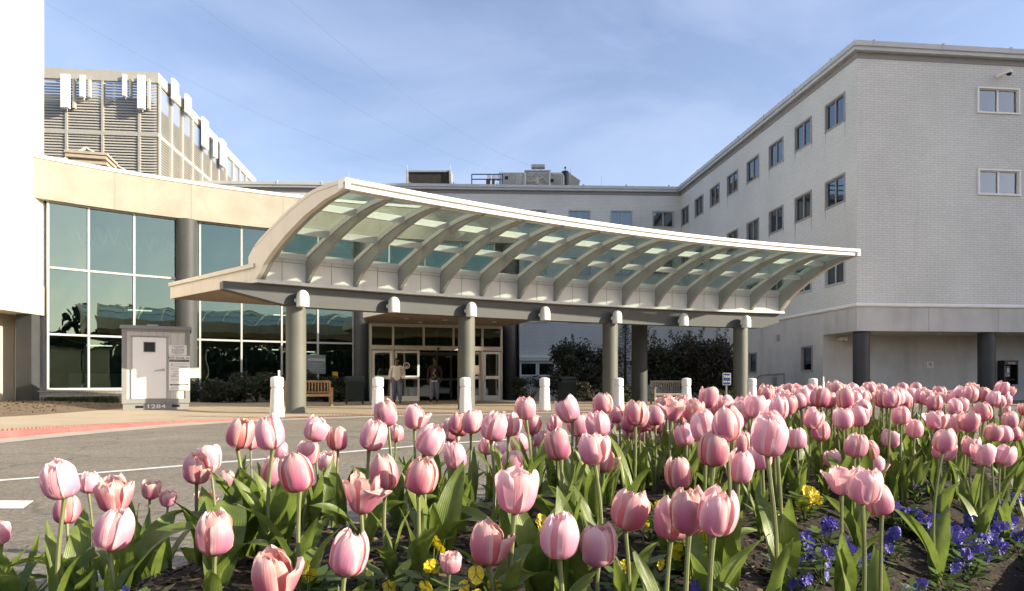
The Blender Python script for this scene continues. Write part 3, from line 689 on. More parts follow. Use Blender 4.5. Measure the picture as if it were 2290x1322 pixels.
for dy in (0, 1.0): m.tube([rp_(1173, 383, dy), rp_(1231, 383, dy)], .09, 6)
for a, b in (((1176, 408), (1192, 388)), ((1204, 388), (1226, 410)), ((1174, 383), (1192, 400)), ((1229, 383), (1212, 400))): m.tube([rp_(*a), rp_(*b)], .05, 6)
m.build('frame', st, pk)
m = MB()
for pts, r in (([(1155, 412), (1160, 392), (1172, 390)], .06), ([(1163, 412), (1164, 388)], .11), ([(1175, 408), (1200, 404), (1214, 398)], .12), ([(1195, 385), (1195, 378)], .07), ([(1209, 385), (1209, 378)], .07), ([(1201, 412), (1201, 395), (1208, 390)], .16), ([(1232, 389), (1258, 390), (1260, 396), (1260, 414)], .09), ([(1236, 392), (1256, 393), (1256, 414)], .05), ([(1180, 397), (1195, 392), (1200, 386)], .05), ([(1150, 393), (1168, 393)], .05)):
    m.tube([rp_(*p, .35) for p in pts], r, 8)
m.build('pipework', mat('pale_pipe', (.55, .52, .44), .45, .15, 8), pk)
m = MB(); a, b = rp_(1188, 373, .4), rp_(1219, 373, .4); m.tube([a, a.lerp(b, .04), b.lerp(a, .04), b], [.12, .19, .19, .12], 14); m.build('tank', st, pk)
tk = thing('roof_tank', 'dark upright cylindrical tank at the right end of the roof plant', 'tank', (at(1265, 0, Yr).x, Yr, 14.6))
a = at(1264, 430, Yr + .6); m = MB(); m.lathe((a.x, Yr + .6, a.z), [(.30, 0), (.30, 1.5), (.27, 1.62), (.1, 1.66), (.001, 1.67)], 18); m.build('shell', M['black'], tk)
m = MB(); m.tube([(a.x, Yr + .6, a.z + 1.66), (a.x, Yr + .6, a.z + 1.95)], .03, 6); m.box((a.x, Yr + .6, a.z + 1.93), (.14, .1, .12)); m.build('valve', M['black'], tk)
rl = thing('roof_railing', 'blue pipe railing left of the beige air handler on the back roof', 'railing', (at(1090, 0, Yr).x, Yr, 14.6))
m = MB()
for px in (1055, 1124): m.tube([at(px, 430, Yr - 1), at(px, 390, Yr - 1)], .05, 6)
for y in (390, 401): m.tube([at(1055, y, Yr - 1), at(1124, y, Yr - 1)], .045, 6)
m.build('rails', mat('blue_rail', (.03, .12, .26), .5), rl)
pu = thing('pump_set', 'row of small white pump housings beside the blue railing on the back roof', 'pump', (at(1105, 0, Yr).x, Yr, 14.6))
m = MB()
for px in (1093, 1104, 1114): rbox(m, px - 4, px + 4, 391, 400, Yr, .5)
m.build('housing', M['white'], pu)
m = MB(); rbox(m, 1087, 1096, 400, 430, Yr + .1, .4); rbox(m, 1100, 1106, 402, 430, Yr + .1, .4); m.build('motor', mat('rust_red', (.18, .06, .04), .6), pu)
for i, (px, y) in enumerate(((911, 368), (1007, 368), (1121, 371), (1276, 373), (1345, 395), (780, 380))):
    lr = thing('lightning_rod', ('thin lightning rod at the left end of the chiller', 'thin lightning rod at the right end of the chiller', 'thin lightning rod above the left end of the beige air handler', 'thin lightning rod beside the dark roof tank', 'thin lightning rod on bare coping right of the roof plant', 'thin lightning rod on the coping above the canopy peak')[i], 'lightning rod', (at(px, 0, 50).x, 50, 14.6), 0, 'lightning rods on the back roof')
    m = MB(); a = at(px, y, 50); m.tube([(a.x, 50, 14.6), (a.x, 50, a.z)], .012, 6); m.build('rod', st, lr)
# overhead cables
def cable(label, pts, r=.004):
    m = MB(); P = [at(*p) for p in pts]; Q = []
    for i in range(25):
        t = i / 24; Q.append(P[0].lerp(P[1], t) - Vector((0, 0, pts[0][2] * .0 + 1.2 * 4 * t * (1 - t))))
    m.tube(Q, r, 5); o = m.build('overhead_cable', mat('cable_grey', (.10, .12, .17), 1.0, spec=0), None, True, tuple(Q[0])); tag(o, label, 'cable', 'cables across the sky')
cable('thin overhead cable falling to the pipe rack, uppermost of the three', ((560, -80, 30), (1190, 372, 54)))
cable('thin overhead cable in the middle of the three', ((330, -70, 30), (1120, 385, 54)))
cable('lowest thin overhead cable, ending near the chiller', ((90, 0, 32), (1000, 395, 54)))
# ================================================================== entrance canopy
def FY(X): return 21.9 + .487 * (X - 1.1) - .0135 * (X - 1.1) ** 2
XL, XR = -6.62, 10.15
_s = [XL + (XR - XL) * i / 400 for i in range(401)]; _l = [0.0]
for a, b in zip(_s, _s[1:]): _l.append(_l[-1] + math.hypot(b - a, FY(b) - FY(a)))
def FU(u):
    """point on the front line of the beam, u by arc length"""
    d = u * _l[-1]
    if u <= 0: return (XL + d / 1.22, FY(XL) + d / 1.22 * .696)
    if u >= 1: x = XR + (d - _l[-1]) / 1.03; return (x, FY(XR) + (x - XR) * .24)
    for i in range(400):
        if _l[i + 1] >= d: k = (d - _l[i]) / (_l[i + 1] - _l[i]); x = _s[i] + (_s[i + 1] - _s[i]) * k; return (x, FY(x))
def TU(u): a, b = FU(u - .004), FU(u + .004); return nrm((b[0] - a[0], b[1] - a[1]))
def VU(u): return (2.84 + (1.47 - 2.84) * u, -2.5)
def CP(u, w): f, v = FU(u), VU(u); return (f[0] + v[0] * w, f[1] + v[1] * w)
def zg(w): return 4.24 + .98 * math.sin(max(-.2, min(w, 1)) * math.pi / 2)
_zb = ((-.1, 3.4), (0, 3.46), (.05, 3.66), (.12, 3.90), (.22, 4.13), (.41, 4.48), (.61, 4.78), (.83, 5.0), (1.0, 5.09), (1.1, 5.12))
def zbm(w):
    for (a, b), (c, d) in zip(_zb, _zb[1:]):
        if a <= w <= c: return b + (d - b) * (w - a) / (c - a)
    return 5.12
can = thing('entrance_canopy', 'curved glass entrance canopy with grey arched ribs on round columns', 'canopy', (1.5, 21, 0))
WS = [0, .025, .05, .085, .12, .17, .22] + [.3 + .7 * i / 11 for i in range(12)]
UF = [i / 70 for i in range(71)]
fl = [FU(u) for u in UF]
def rib(u, half=.045):
    m = MB(); t = TU(u); rows = []
    for w in WS:
        p = CP(u, w); lo, hi = zbm(w), zg(w) - .03
        if w == 0: lo = 3.50
        rows.append([(p[0] - t[0] * half, p[1] - t[1] * half, lo), (p[0] + t[0] * half, p[1] + t[1] * half, lo), (p[0] + t[0] * half, p[1] + t[1] * half, hi), (p[0] - t[0] * half, p[1] - t[1] * half, hi)])
    m.grid(rows, None, 0, False, True); m.face(rows[0][::-1]); m.face(rows[-1]); return m
NR = 15
for i in range(NR): rib(i / (NR - 1) if 0 < i < NR - 1 else (.009 if i == 0 else .994)).build('rib', M['rib'], can)
PW = (0.0, .305, .625, .985)
for i in range(NR - 1):
    u0, u1 = i / (NR - 1), (i + 1) / (NR - 1)
    for a, b in zip(PW, PW[1:]):
        rows = []
        for k in range(5):
            w = a + (b - a) * k / 4; p, q = CP(u0, w), CP(u1, w); rows.append([(*p, zg(w) + .02), (*q, zg(w) + .02)])
        m = MB(); m.grid(rows); m.build('glass_pane', M['glass_roof'], can)
for j, w in enumerate(PW):
    rows = []
    for u in UF:
        p = CP(u, w); v = nrm(VU(u)); d = .05; z = zg(w)
        rows.append([(p[0] - v[0] * d, p[1] - v[1] * d, z - .12), (p[0] + v[0] * d, p[1] + v[1] * d, z - .12), (p[0] + v[0] * d, p[1] + v[1] * d, z + .045), (p[0] - v[0] * d, p[1] - v[1] * d, z + .035)])
    m = MB(); m.grid(rows, None, 0, False, True); m.face(rows[0][::-1]); m.face(rows[-1]); m.build('purlin', M['canopy_white'], can)
for i in range(1, NR - 1):
    u = i / (NR - 1); t = TU(u); rows = []
    for w in WS:
        p = CP(u, w); h = .075
        rows.append([(p[0] - t[0] * h, p[1] - t[1] * h, zg(w) - .095), (p[0] + t[0] * h, p[1] + t[1] * h, zg(w) - .095), (p[0] + t[0] * h, p[1] + t[1] * h, zg(w) + .005), (p[0] - t[0] * h, p[1] - t[1] * h, zg(w) + .005)])
    m = MB(); m.grid(rows, None, 0, False, True); m.face(rows[0][::-1]); m.face(rows[-1]); m.build('glazing_bar', M['canopy_white'], can)
# glazing caps along the ribs, above the glass
for i in range(1, NR - 1):
    u = i / (NR - 1); t = TU(u); rows = []
    for w in WS:
        p = CP(u, w); h = .03
        rows.append([(p[0] - t[0] * h, p[1] - t[1] * h, zg(w) + .022), (p[0] + t[0] * h, p[1] + t[1] * h, zg(w) + .022), (p[0] + t[0] * h, p[1] + t[1] * h, zg(w) + .06), (p[0] - t[0] * h, p[1] - t[1] * h, zg(w) + .06)])
    m = MB(); m.grid(rows, None, 0, False, True); m.build('glazing_cap', M['canopy_white'], can)
# outer edge
def along(mb, wz, us=UF):
    rows = []
    for u in us:
        r = []
        for w, z in wz: p = CP(u, w); r.append((*p, z))
        rows.append(r)
    mb.grid(rows, None, 0, False, True); mb.face(rows[0][::-1]); mb.face(rows[-1])
UE = [-.002] + UF + [1.001]
m = MB(); along(m, [(.985, 5.12), (1.035, 5.12), (1.035, 5.235), (1.055, 5.245), (1.055, 5.335), (.985, 5.335)], UE); m.build('edge_trim', M['white'], can)
# white fascia behind the rib feet
m = MB(); along(m, [(-.035, 3.5), (0.0, 3.5), (0.0, 4.13), (-.035, 4.13)]); m.build('fascia_panel', M['canopy_white'], can)
m = MB(); along(m, [(-.1, 3.425), (.035, 3.425), (.035, 3.5), (-.1, 3.5)], UE); m.build('fascia_ledge', M['canopy_white'], can)
m = MB()
for i in range(NR - 1):
    u = (i + .5) / (NR - 1); p = FU(u); t = TU(u); n = (t[1], -t[0]); m.obox(p, t, n, -.006, .006, -.02, .008, 3.51, 4.12)
along(m, [(-.001, 4.02), (.0025, 4.02), (.0025, 4.035), (-.001, 4.035)])
m.build('panel_seam', M['rib'], can)
# solid curved end walls
for u, sg in ((.006, -1), (.996, 1)):
    t = TU(u); m = MB(); rows = []
    for w in [-.1 + 1.15 * k / 16 for k in range(17)]:
        p = CP(u, w); hi = min(5.335, zg(w) + .20 if w >= 0 else 4.44 + w * 3.0); lo = zbm(w) + (.0 if w > .05 else -.0); 
        if w < 0: lo = 3.42
        d0, d1 = (.0, sg * .12)
        rows.append([(p[0] + t[0] * d0, p[1] + t[1] * d0, lo), (p[0] + t[0] * d1, p[1] + t[1] * d1, lo), (p[0] + t[0] * d1, p[1] + t[1] * d1, hi), (p[0] + t[0] * d0, p[1] + t[1] * d0, hi)])
    m.grid(rows, None, 0, False, True); m.face(rows[0][::-1]); m.face(rows[-1]); 
    e = m.build('end_wall', M['beige'], can)
    rows = []
    for w in [-.02 + 1.05 * k / 16 for k in range(17)]:
        p = CP(u, w); z = min(5.335, zg(max(w, 0)) + .20) - .10; d = sg * .124
        rows.append([(p[0] + t[0] * d, p[1] + t[1] * d, z), (p[0] + t[0] * d, p[1] + t[1] * d, z + .012)])
    m = MB(); m.grid(rows); m.build('seam', M['joint'], e)
# beam under the fascia
def n_at(u): t = TU(u); return (t[1], -t[0])
m = MB(); rows = []
for u in [-.042, -.025, .0, .02] + [.04 + .93 * k / 60 for k in range(61)] + [.98, .995]:
    p, n = FU(u), n_at(u); zb_ = 2.88
    if u < .05: zb_ = 2.88 + (.05 - u) / .092 * .34
    if u > .955: zb_ = 2.88 + (u - .955) / .04 * .22
    rows.append([(p[0] - n[0] * d, p[1] - n[1] * d, z) for d, z in ((.45, zb_), (.06, zb_), (.06, 3.415), (.45, 3.415))])
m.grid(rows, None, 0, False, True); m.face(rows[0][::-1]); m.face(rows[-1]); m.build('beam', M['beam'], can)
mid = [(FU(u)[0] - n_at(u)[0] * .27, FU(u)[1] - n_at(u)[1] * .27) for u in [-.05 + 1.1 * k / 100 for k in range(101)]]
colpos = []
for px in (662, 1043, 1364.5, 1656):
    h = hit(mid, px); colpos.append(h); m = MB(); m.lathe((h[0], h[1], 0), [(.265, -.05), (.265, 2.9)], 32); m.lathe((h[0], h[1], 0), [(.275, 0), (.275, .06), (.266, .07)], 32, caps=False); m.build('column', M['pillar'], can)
# flat roof behind
def BK(u): f = FU(u); return (f[0] - 3.95 + .75 * u, f[1] + 3.5 + .8 * u)
fr = [(FU(u)[0] - n_at(u)[0] * .14, FU(u)[1] - n_at(u)[1] * .14) for u in [-.002 + 1.002 * k / 30 for k in range(31)]]
bk = [BK(u) for u in [-.002 + 1.002 * k / 30 for k in range(31)]]
m = MB(); m.prism(fr + bk[::-1], 3.44, 3.9); m.build('flat_roof', M['beige'], can)
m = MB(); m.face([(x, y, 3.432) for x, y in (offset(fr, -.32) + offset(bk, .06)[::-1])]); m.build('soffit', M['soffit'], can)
m = MB(); e0, e1 = fr[0], bk[0]; te, ne = basis(e1, e0); L_ = math.hypot(e0[0] - e1[0], e0[1] - e1[1])
m.obox(e1, te, ne, -.02, L_ + .1, .0, .05, 3.82, 3.93); 
for k in (.3, .62): m.obox(e1, te, ne, L_ * k - .006, L_ * k + .006, .0, .004, 3.45, 3.81)
m.build('edge_cap', M['beige'], can)
# link roof to the doors
D0, D1 = (-6.42, 29.35), (-.30, 31.05)
bkf = [BK(k / 60) for k in range(61)]
la, lb = hit(bkf, 877), hit(bkf, 1204)
lk0 = at(812, 712, 27.0); ra = at(1158, 727, 30.1)
link = [la] + [p for p in bkf if la[0] < p[0] < lb[0]] + [lb, (ra.x, ra.y), D1, D0, (lk0.x, lk0.y)]
m = MB(); m.prism(link, 3.45, 3.88); m.build('link_roof', M['canopy_white'], can)
m = MB(); cx_ = sum(p[0] for p in link) / len(link); cy_ = sum(p[1] for p in link) / len(link)
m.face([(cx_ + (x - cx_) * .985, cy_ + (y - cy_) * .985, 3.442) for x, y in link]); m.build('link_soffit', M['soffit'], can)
for px, y in ((909, 712), (995, 715), (1105, 719.5), (614, 676), (940, 720), (1050, 723)):
    Yd = (3.43 - CAMZ) * FL / (HY - y); a = at(px, y, Yd); m = MB(); m.lathe((a.x, a.y, 3.405), [(.10, 0), (.10, .025)], 16); m.build('downlight', M['paper'], can)
m = MB(); pb = at(1430, 800, 26.6); m.lathe((pb.x, pb.y, 0), [(.315, -.05), (.315, 3.43)], 28); m.build('rear_column', M['charcoal'], can)
# wall lamps on the beam
names = ('beside the leftmost canopy column', 'between the first and second canopy columns', 'at the second canopy column, above the doors', 'midway between the second and third canopy columns', 'at the third canopy column', 'between the third and fourth canopy columns', 'at the rightmost canopy column')
fr_lamp = [(FU(u)[0] + n_at(u)[0] * .16, FU(u)[1] + n_at(u)[1] * .16) for u in [-.03 + 1.06 * k / 120 for k in range(121)]]
for px, nm in zip((677, 881, 1054, 1219, 1380, 1529, 1669), names):
    h = hit(fr_lamp, px); zc = 2.86
    wl_ = thing('wall_lamp', 'white dome topped lamp on the beam ' + nm, 'lamp', (h[0], h[1], zc), 0, 'cylinder lamps along the canopy beam')
    m = MB(); m.lathe((h[0], h[1], zc), [(.15, .02), (.165, 0), (.165, .27), (.162, .275), (.158, .30), (.135, .37), (.09, .42), (.04, .44), (.001, .445)], 28); m.build('shade', M['white'], wl_)
    tu = nrm((1, .5)); n = (tu[1], -tu[0])
    m = MB(); m.tube([(h[0] - n[0] * .14, h[1] - n[1] * .14, zc + .16), (h[0] - n[0] * .30, h[1] - n[1] * .30, zc + .16)], [.075, .075], 14)
    m.tube([(h[0] - .16, h[1] - .01, zc + .17), (h[0] - .2, h[1], zc + .17)], [.06, .05], 12); m.build('bracket', M['white'], wl_)

# ================================================================== entrance doors
sf = thing('entrance_storefront', 'glazed entrance front with transom windows and doors under the canopy, between dark columns', 'entrance', (-3.3, 30.1, 0))
tD, nD = basis(D0, D1)
def ud(px): h = hit([D0, D1], px); return (h[0] - D0[0]) * tD[0] + (h[1] - D0[1]) * tD[1]
zD = {'top': 3.44, 't1': 3.30, 't0': 2.50, 'dh': 2.28}
xs = [829, 879, 947.5, 1014, 1078.5, 1121]
us = [ud(x) for x in xs]
m = MB()
m.obox(D0, tD, nD, us[0] - .04, us[-1] + .04, -.1, .06, 3.31, 3.44); m.obox(D0, tD, nD, us[0] - .04, us[-1] + .04, -.1, .10, 2.29, 2.48)
for i, u in enumerate(us): m.obox(D0, tD, nD, u - .045, u + .045, -.1, .055, 2.48, 3.31)
for u in (us[0], us[1], us[4], us[5]): m.obox(D0, tD, nD, u - .045, u + .045, -.1, .055, 0, 2.29)
m.obox(D0, tD, nD, ud(1026) - .04, ud(1026) + .04, -.1, .055, 0, 2.29)
m.build('frame', M['door_frame'], sf)
for a, b in zip(us, us[1:]):
    m = MB(); P = [(D0[0] + tD[0] * u + nD[0] * -.02, D0[1] + tD[1] * u + nD[1] * -.02, z) for u, z in ((a + .045, 2.48), (b - .045, 2.48), (b - .045, 3.31), (a + .045, 3.31))]
    m.face(P); m.build('transom_pane', M['glass_big'], sf)
def door(name, pa, pb, d, stile=.10, hand=None):
    a, b = ud(pa), ud(pb); m = MB()
    for x0, x1, z0, z1 in ((a, a + stile, .01, 2.26), (b - stile, b, .01, 2.26), (a + stile, b - stile, 2.15, 2.26), (a + stile, b - stile, .01, .24), (a + stile, b - stile, 1.0, 1.14)):
        m.obox(D0, tD, nD, x0, x1, d - .045, d, z0, z1)
    o = m.build(name, M['alu'], sf)
    for z0, z1 in ((.24, 1.0), (1.14, 2.15)):
        m = MB(); P = [(D0[0] + tD[0] * u + nD[0] * (d - .02), D0[1] + tD[1] * u + nD[1] * (d - .02), z) for u, z in ((a + stile, z0), (b - stile, z0), (b - stile, z1), (a + stile, z1))]
        m.face(P); m.build('pane', M['glass_win'], o)
    if hand is not None:
        u = b - stile / 2 if hand > 0 else a + stile / 2; m = MB()
        q = [Vector((D0[0] + tD[0] * u + nD[0] * (d + e), D0[1] + tD[1] * u + nD[1] * (d + e), z)) for e, z in ((0, .85), (.06, .85), (.06, 1.15), (0, 1.15))]
        m.tube(q, .012, 6); m.build('handle', M['black'], o)
    return o
door('door', 832, 877.5, .02, .11, 1); ds = door('sliding_door', 883, 938, .02, .09); door('sliding_door', 1028, 1076, -.06, .09); door('door', 1081, 1120, .02, .11, -1)
# round seal on the sliding leaf
uc = ud(909); zc = CAMZ + (HY - 818) / FL * 30.0; c3 = Vector((D0[0] + tD[0] * uc + nD[0] * .01, D0[1] + tD[1] * uc + nD[1] * .01, zc)); tv = Vector((tD[0], tD[1], 0)); nv = Vector((nD[0], nD[1], 0))
m = MB(); m.grid([[c3 + tv * (r * math.cos(k * math.pi / 16)) + Vector((0, 0, r * math.sin(k * math.pi / 16))) for k in range(32)] for r in (.115, .145)], closed=True, smooth=False); m.build('seal_ring', M['paper'], ds)
m = MB(); c4 = c3 - nv * .002; m.face([c4 + tv * (.115 * math.cos(k * math.pi / 16)) + Vector((0, 0, .115 * math.sin(k * math.pi / 16))) for k in range(32)]); m.build('seal_disc', mat('seal_brown', (.16, .10, .10), .6), ds)
m = MB()
for x, z, w, h in ((-.05, -.05, .02, .05), (0, -.055, .03, .04), (.05, -.045, .02, .05), (.0, -.085, .1, .015)): m.box(c3 + tv * x + Vector((0, 0, z)) + nv * .003, (w, .004, h), math.atan2(tD[1], tD[0]))
m.build('seal_emblem', M['paper'], ds)
m = MB(); h = ud(979); m.lathe((D0[0] + tD[0] * h + nD[0] * .13, D0[1] + tD[1] * h + nD[1] * .13, 2.36), [(.001, -.06), (.05, -.05), (.06, 0), (.05, .03), (.001, .04)], 12); m.build('door_sensor', M['black'], sf)
# vestibule
m = MB(); ua_, ub_2 = us[0] - .04, us[-1] + .04
def PD(u, d, z): return (D0[0] + tD[0] * u + nD[0] * d, D0[1] + tD[1] * u + nD[1] * d, z)
m.face([PD(ua_, -6, 0), PD(ub_2, -6, 0), PD(ub_2, -6, 3.6), PD(ua_, -6, 3.6)]); m.face([PD(ua_, 0, .006), PD(ub_2, 0, .006), PD(ub_2, -6, .006), PD(ua_, -6, .006)])
m.face([PD(ua_, 0, 0), PD(ua_, -6, 0), PD(ua_, -6, 3.6), PD(ua_, 0, 3.6)]); m.face([PD(ub_2, 0, 0), PD(ub_2, -6, 0), PD(ub_2, -6, 3.6), PD(ub_2, 0, 3.6)]); m.face([PD(ua_, -.05, 3.5), PD(ub_2, -.05, 3.5), PD(ub_2, -6, 3.5), PD(ua_, -6, 3.5)])
m.build('vestibule', M['mid_in'], sf)
m = MB()
for px in (925, 958, 1004, 1040): m.obox(D0, tD, nD, ud(px) - .05, ud(px) + .05, -3.6, -3.5, 0, 3.4)
m.obox(D0, tD, nD, ua_, ub_2, -3.62, -3.52, 2.2, 2.36); m.obox(D0, tD, nD, ua_, ub_2, -3.6, -3.53, .95, 1.05)
m.build('inner_frame', M['frame'], sf)
m = MB(); m.face([PD(ua_, -3.55, 0), PD(ub_2, -3.55, 0), PD(ub_2, -3.55, 3.4), PD(ua_, -3.55, 3.4)]); m.build('inner_pane', M['glass_win'], sf)
m = MB(); a = ud(1064); m.obox(D0, tD, nD, a - .16, a + .16, .03, .04, 1.18, 1.62); m.build('door_notice', mat('pale_notice', (.55, .47, .38), .7), sf)

# ================================================================== posters on the curtain wall
h = hit(Gc, 707); h2 = hit(Gc, 711); tp, np_ = basis(h, h2); z = CAMZ + (HY - 815) / FL * h[1]
po = thing('poster', 'pale notice reading VETERANS behind the bushes on the curtain wall glass', 'poster', (h[0], h[1], z))
m = MB(); m.obox(h, tp, np_, -.47, .40, .065, .07, z - .42, z + .42); m.build('sheet', mat('poster_grey', (.17, .21, .20), .6), po)
f = Vector((h[0], h[1], 0)) + Vector((np_[0], np_[1], 0)) * .072
text_mesh('heading', 'VETERANS', .16, M['paper'], po, f + Vector((0, 0, z + .2)), face_rot(tp, np_))
for k in range(4): 
    m = MB(); m.obox(h, tp, np_, -.36, .3 - .06 * (k % 2), .071, .073, z + .02 - k * .1, z + .035 - k * .1); m.build('text_line', M['frame'], po)
h = hit(Gc, 749); h2 = hit(Gc, 752); tp, np_ = basis(h, h2); z = CAMZ + (HY - 840) / FL * h[1]
m = MB(); m.obox(h, tp, np_, -.12, .12, .065, .07, z - .17, z + .17); tag(m.build('yellow_sheet', mat('yellow_paper', (.55, .36, .02), .7), None, True, (h[0], h[1], z)), 'small yellow paper sheet taped to the glass near the dark green bin', 'notice')
# ================================================================== ground
def struct(name, mb, m, z=0): return tag(mb.build(name, m), kind='structure')
M['asphalt'] = mat('asphalt', (.185, .165, .132), .9, .16, .8, 0.5, 120, stain=.35, sscale=(.25, 1.0, 1), stain_c=(.10, .093, .08))
_n = M['asphalt'].node_tree; _b = _n.nodes['Principled BSDF']
_tc = _n.nodes.new('ShaderNodeTexCoord'); _v = _n.nodes.new('ShaderNodeTexVoronoi'); _v.inputs['Scale'].default_value = 46
_old = _b.inputs['Base Color'].links[0].from_socket; _mx = _n.nodes.new('ShaderNodeMix'); _mx.data_type = 'RGBA'; _mx.blend_type = 'MULTIPLY'; _mx.inputs[0].default_value = .55
_rr = _n.nodes.new('ShaderNodeMapRange'); _rr.inputs[1].default_value = 0; _rr.inputs[2].default_value = 1; _rr.inputs[3].default_value = .35; _rr.inputs[4].default_value = 1.75
_n.links.new(_tc.outputs['Object'], _v.inputs['Vector']); _n.links.new(_v.outputs['Color'], _rr.inputs[0]); _n.links.new(_old, _mx.inputs[6]); _n.links.new(_rr.outputs[0], _mx.inputs[7]); _n.links.new(_mx.outputs[2], _b.inputs['Base Color'])
_v2 = _n.nodes.new('ShaderNodeTexVoronoi'); _v2.feature = 'DISTANCE_TO_EDGE'; _v2.inputs['Scale'].default_value = .32
_nw = _n.nodes.new('ShaderNodeTexNoise'); _nw.inputs['Scale'].default_value = 1.5; _nw.inputs['Detail'].default_value = 6
_va = _n.nodes.new('ShaderNodeVectorMath'); _va.operation = 'MULTIPLY_ADD'; _va.inputs[1].default_value = (.9, .9, 0)
_n.links.new(_tc.outputs['Object'], _nw.inputs['Vector']); _n.links.new(_nw.outputs['Color'], _va.inputs[0]); _n.links.new(_tc.outputs['Object'], _va.inputs[2]); _n.links.new(_va.outputs[0], _v2.inputs['Vector'])
_cr = _n.nodes.new('ShaderNodeMapRange'); _cr.inputs[1].default_value = .003; _cr.inputs[2].default_value = .012; _cr.inputs[3].default_value = .45; _cr.inputs[4].default_value = 1.0
_n.links.new(_v2.outputs['Distance'], _cr.inputs[0])
_m3 = _n.nodes.new('ShaderNodeMix'); _m3.data_type = 'RGBA'; _m3.blend_type = 'MULTIPLY'; _m3.inputs[0].default_value = .55
_n.links.new(_mx.outputs[2], _m3.inputs[6]); _n.links.new(_cr.outputs[0], _m3.inputs[7]); _n.links.new(_m3.outputs[2], _b.inputs['Base Color'])
M['paving'] = mat('tan_paving', (.36, .30, .22), .85, .08, .8, .2, 60, stain=.3, sscale=(.6, .6, 1))
M['gutter'] = mat('pale_gutter', (.36, .34, .29), .85, .10, 1.2, .3, 40, stain=.3)
M['red'] = mat('red_kerb', (.36, .085, .080), .6, .2, 3, .2, 30, stain=.3, stain_c=(.45, .3, .25))
M['tactile'] = mat('tactile_brick', (.30, .17, .12), .8, .2, 14, .4, 60)
M['line'] = mat('road_paint', (.70, .69, .66), .7, .10, 8, stain=.4, sscale=(3, 3, 1), stain_c=(.35, .33, .30))
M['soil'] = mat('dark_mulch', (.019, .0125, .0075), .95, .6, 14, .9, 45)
M['mulch'] = mat('brown_mulch', (.13, .095, .06), .95, .3, 6, .8, 40)
m = MB(); S = 1500; m.face([(-S, -S, -.16), (S, -S, -.16), (S, S, -.16), (-S, S, -.16)]); struct('ground', m, mat('grey_ground', (.16, .155, .14), .95, .15, .05))
m = MB(); m.face([(-60, -40, 0), (70, -40, 0), (70, 70, 0), (-60, 70, 0)]); struct('road', m, M['asphalt'])
bol = [(-5.57, 15.9), (-3.5, 17.5), (-1.29, 18.5), (.96, 19.8), (3.31, 20.8), (5.64, 21.7), (8.08, 22.6), (10.5, 23.4)]
kerb = catmull([(-7.9, 2.0), (-7.85, 6.5), (-7.66, 10.0), (-7.3, 12.0), (-6.75, 13.7), (-6.1, 14.75), (-5.25, 15.6), (-3.3, 17.05), (-1.1, 18.1), (1.15, 19.35), (3.5, 20.35), (5.85, 21.25), (8.3, 22.15), (10.8, 22.95), (20, 24.5)], 5)
def kz(x, y): return .09 * max(0, min(1, (14.9 - y) / 4.5)) + .012
inner = offset(kerb, -.16)
rows = []
top = [(x, y, kz(x, y)) for x, y in inner]
m = MB()
# paving sheet: from the kerb back to the buildings, falling to the flush edge
back = []
for i, (x, y) in enumerate(inner):
    s = min(1, max(0, (y - 2) / 23)); back.append((max(x - 16 + 0 * s, -28) if y < 16 else x - 10, y + 22 if y > 16 else y + (y - 2) * 1.6))
def prow(k):
    out = []
    for a, b in zip(top, back):
        x, y = a[0] + (b[0] - a[0]) * k, a[1] + (b[1] - a[1]) * k; s = max(0, min(1, (-8.2 - x) / 1.6)); s = s * s * (3 - 2 * s)
        out.append((x, y, max(kz(*a[:2]) * max(0, 1 - k * 3) + .012 * min(1, k * 3), .066 * s)))
    return out
m.grid([prow(k) for k in (0, .03, .06, .1, .15, .21, .28, .4, .6, 1)], None, 0, False, flip=True)
struct('plaza_pavement', m, M['paving'])
red_i = [i for i, p in enumerate(kerb) if p[1] < 15.4]
kr = [kerb[i] for i in red_i]
m = MB(); ko, ki = offset(kr, .0), offset(kr, -.17)
m.grid([[(x, y, -.01) for x, y in ko], [(x, y, kz(x, y) + .004) for x, y in offset(kr, -.02)], [(x, y, kz(x, y) + .006) for x, y in ki], [(x, y, 0) for x, y in ki]], None, 0, False)
struct('red_kerb', m, M['red'])
gk = [p for p in kerb if p[1] < 24]
m = MB(); a, b = offset(gk, .02), offset(gk, .62); m.grid([[(x, y, .005) for x, y in b], [(x, y, .008) for x, y in a]], None, 0, False); struct('gutter', m, M['gutter'])
tk_ = [p for p in kerb if p[1] > 14.9]
m = MB(); a, b = offset(tk_, -.02), offset(tk_, -.40); m.grid([[(x, y, kz(x, y) + .006) for x, y in a], [(x, y, kz(x, y) + .006) for x, y in b]], None, 0, False); struct('tactile_paving', m, M['tactile'])
m = MB()                                                     # raised domes along the kerb
for i in range(0, 420):
    t = i / 419; x = (len(kerb) - 1) * t; k = min(int(x), len(kerb) - 2); p = (kerb[k][0] + (kerb[k + 1][0] - kerb[k][0]) * (x - k), kerb[k][1] + (kerb[k + 1][1] - kerb[k][1]) * (x - k))
    if p[1] < 7 or p[1] > 24: continue
    tt_, nn_ = basis(kerb[k], kerb[k + 1])
    for d in (-.24, -.33):
        q = (p[0] + nn_[0] * d, p[1] + nn_[1] * d); m.lathe((*q, kz(*q)), [(.032, 0), (.028, .022), (.001, .028)], 6, caps=False)
o = m.build('tactile_domes', M['tactile']); tag(o, kind='stuff'); o['label'] = 'rows of small raised tactile domes along the kerb edge'
wl_ = catmull([(-9.0, 2.9), (-6.2, 4.6), (-4.42, 5.8), (-3.06, 7.1), (-2.02, 8.15), (-.5, 9.6), (2, 11.3), (5.5, 13.4), (10, 15.4)], 6)
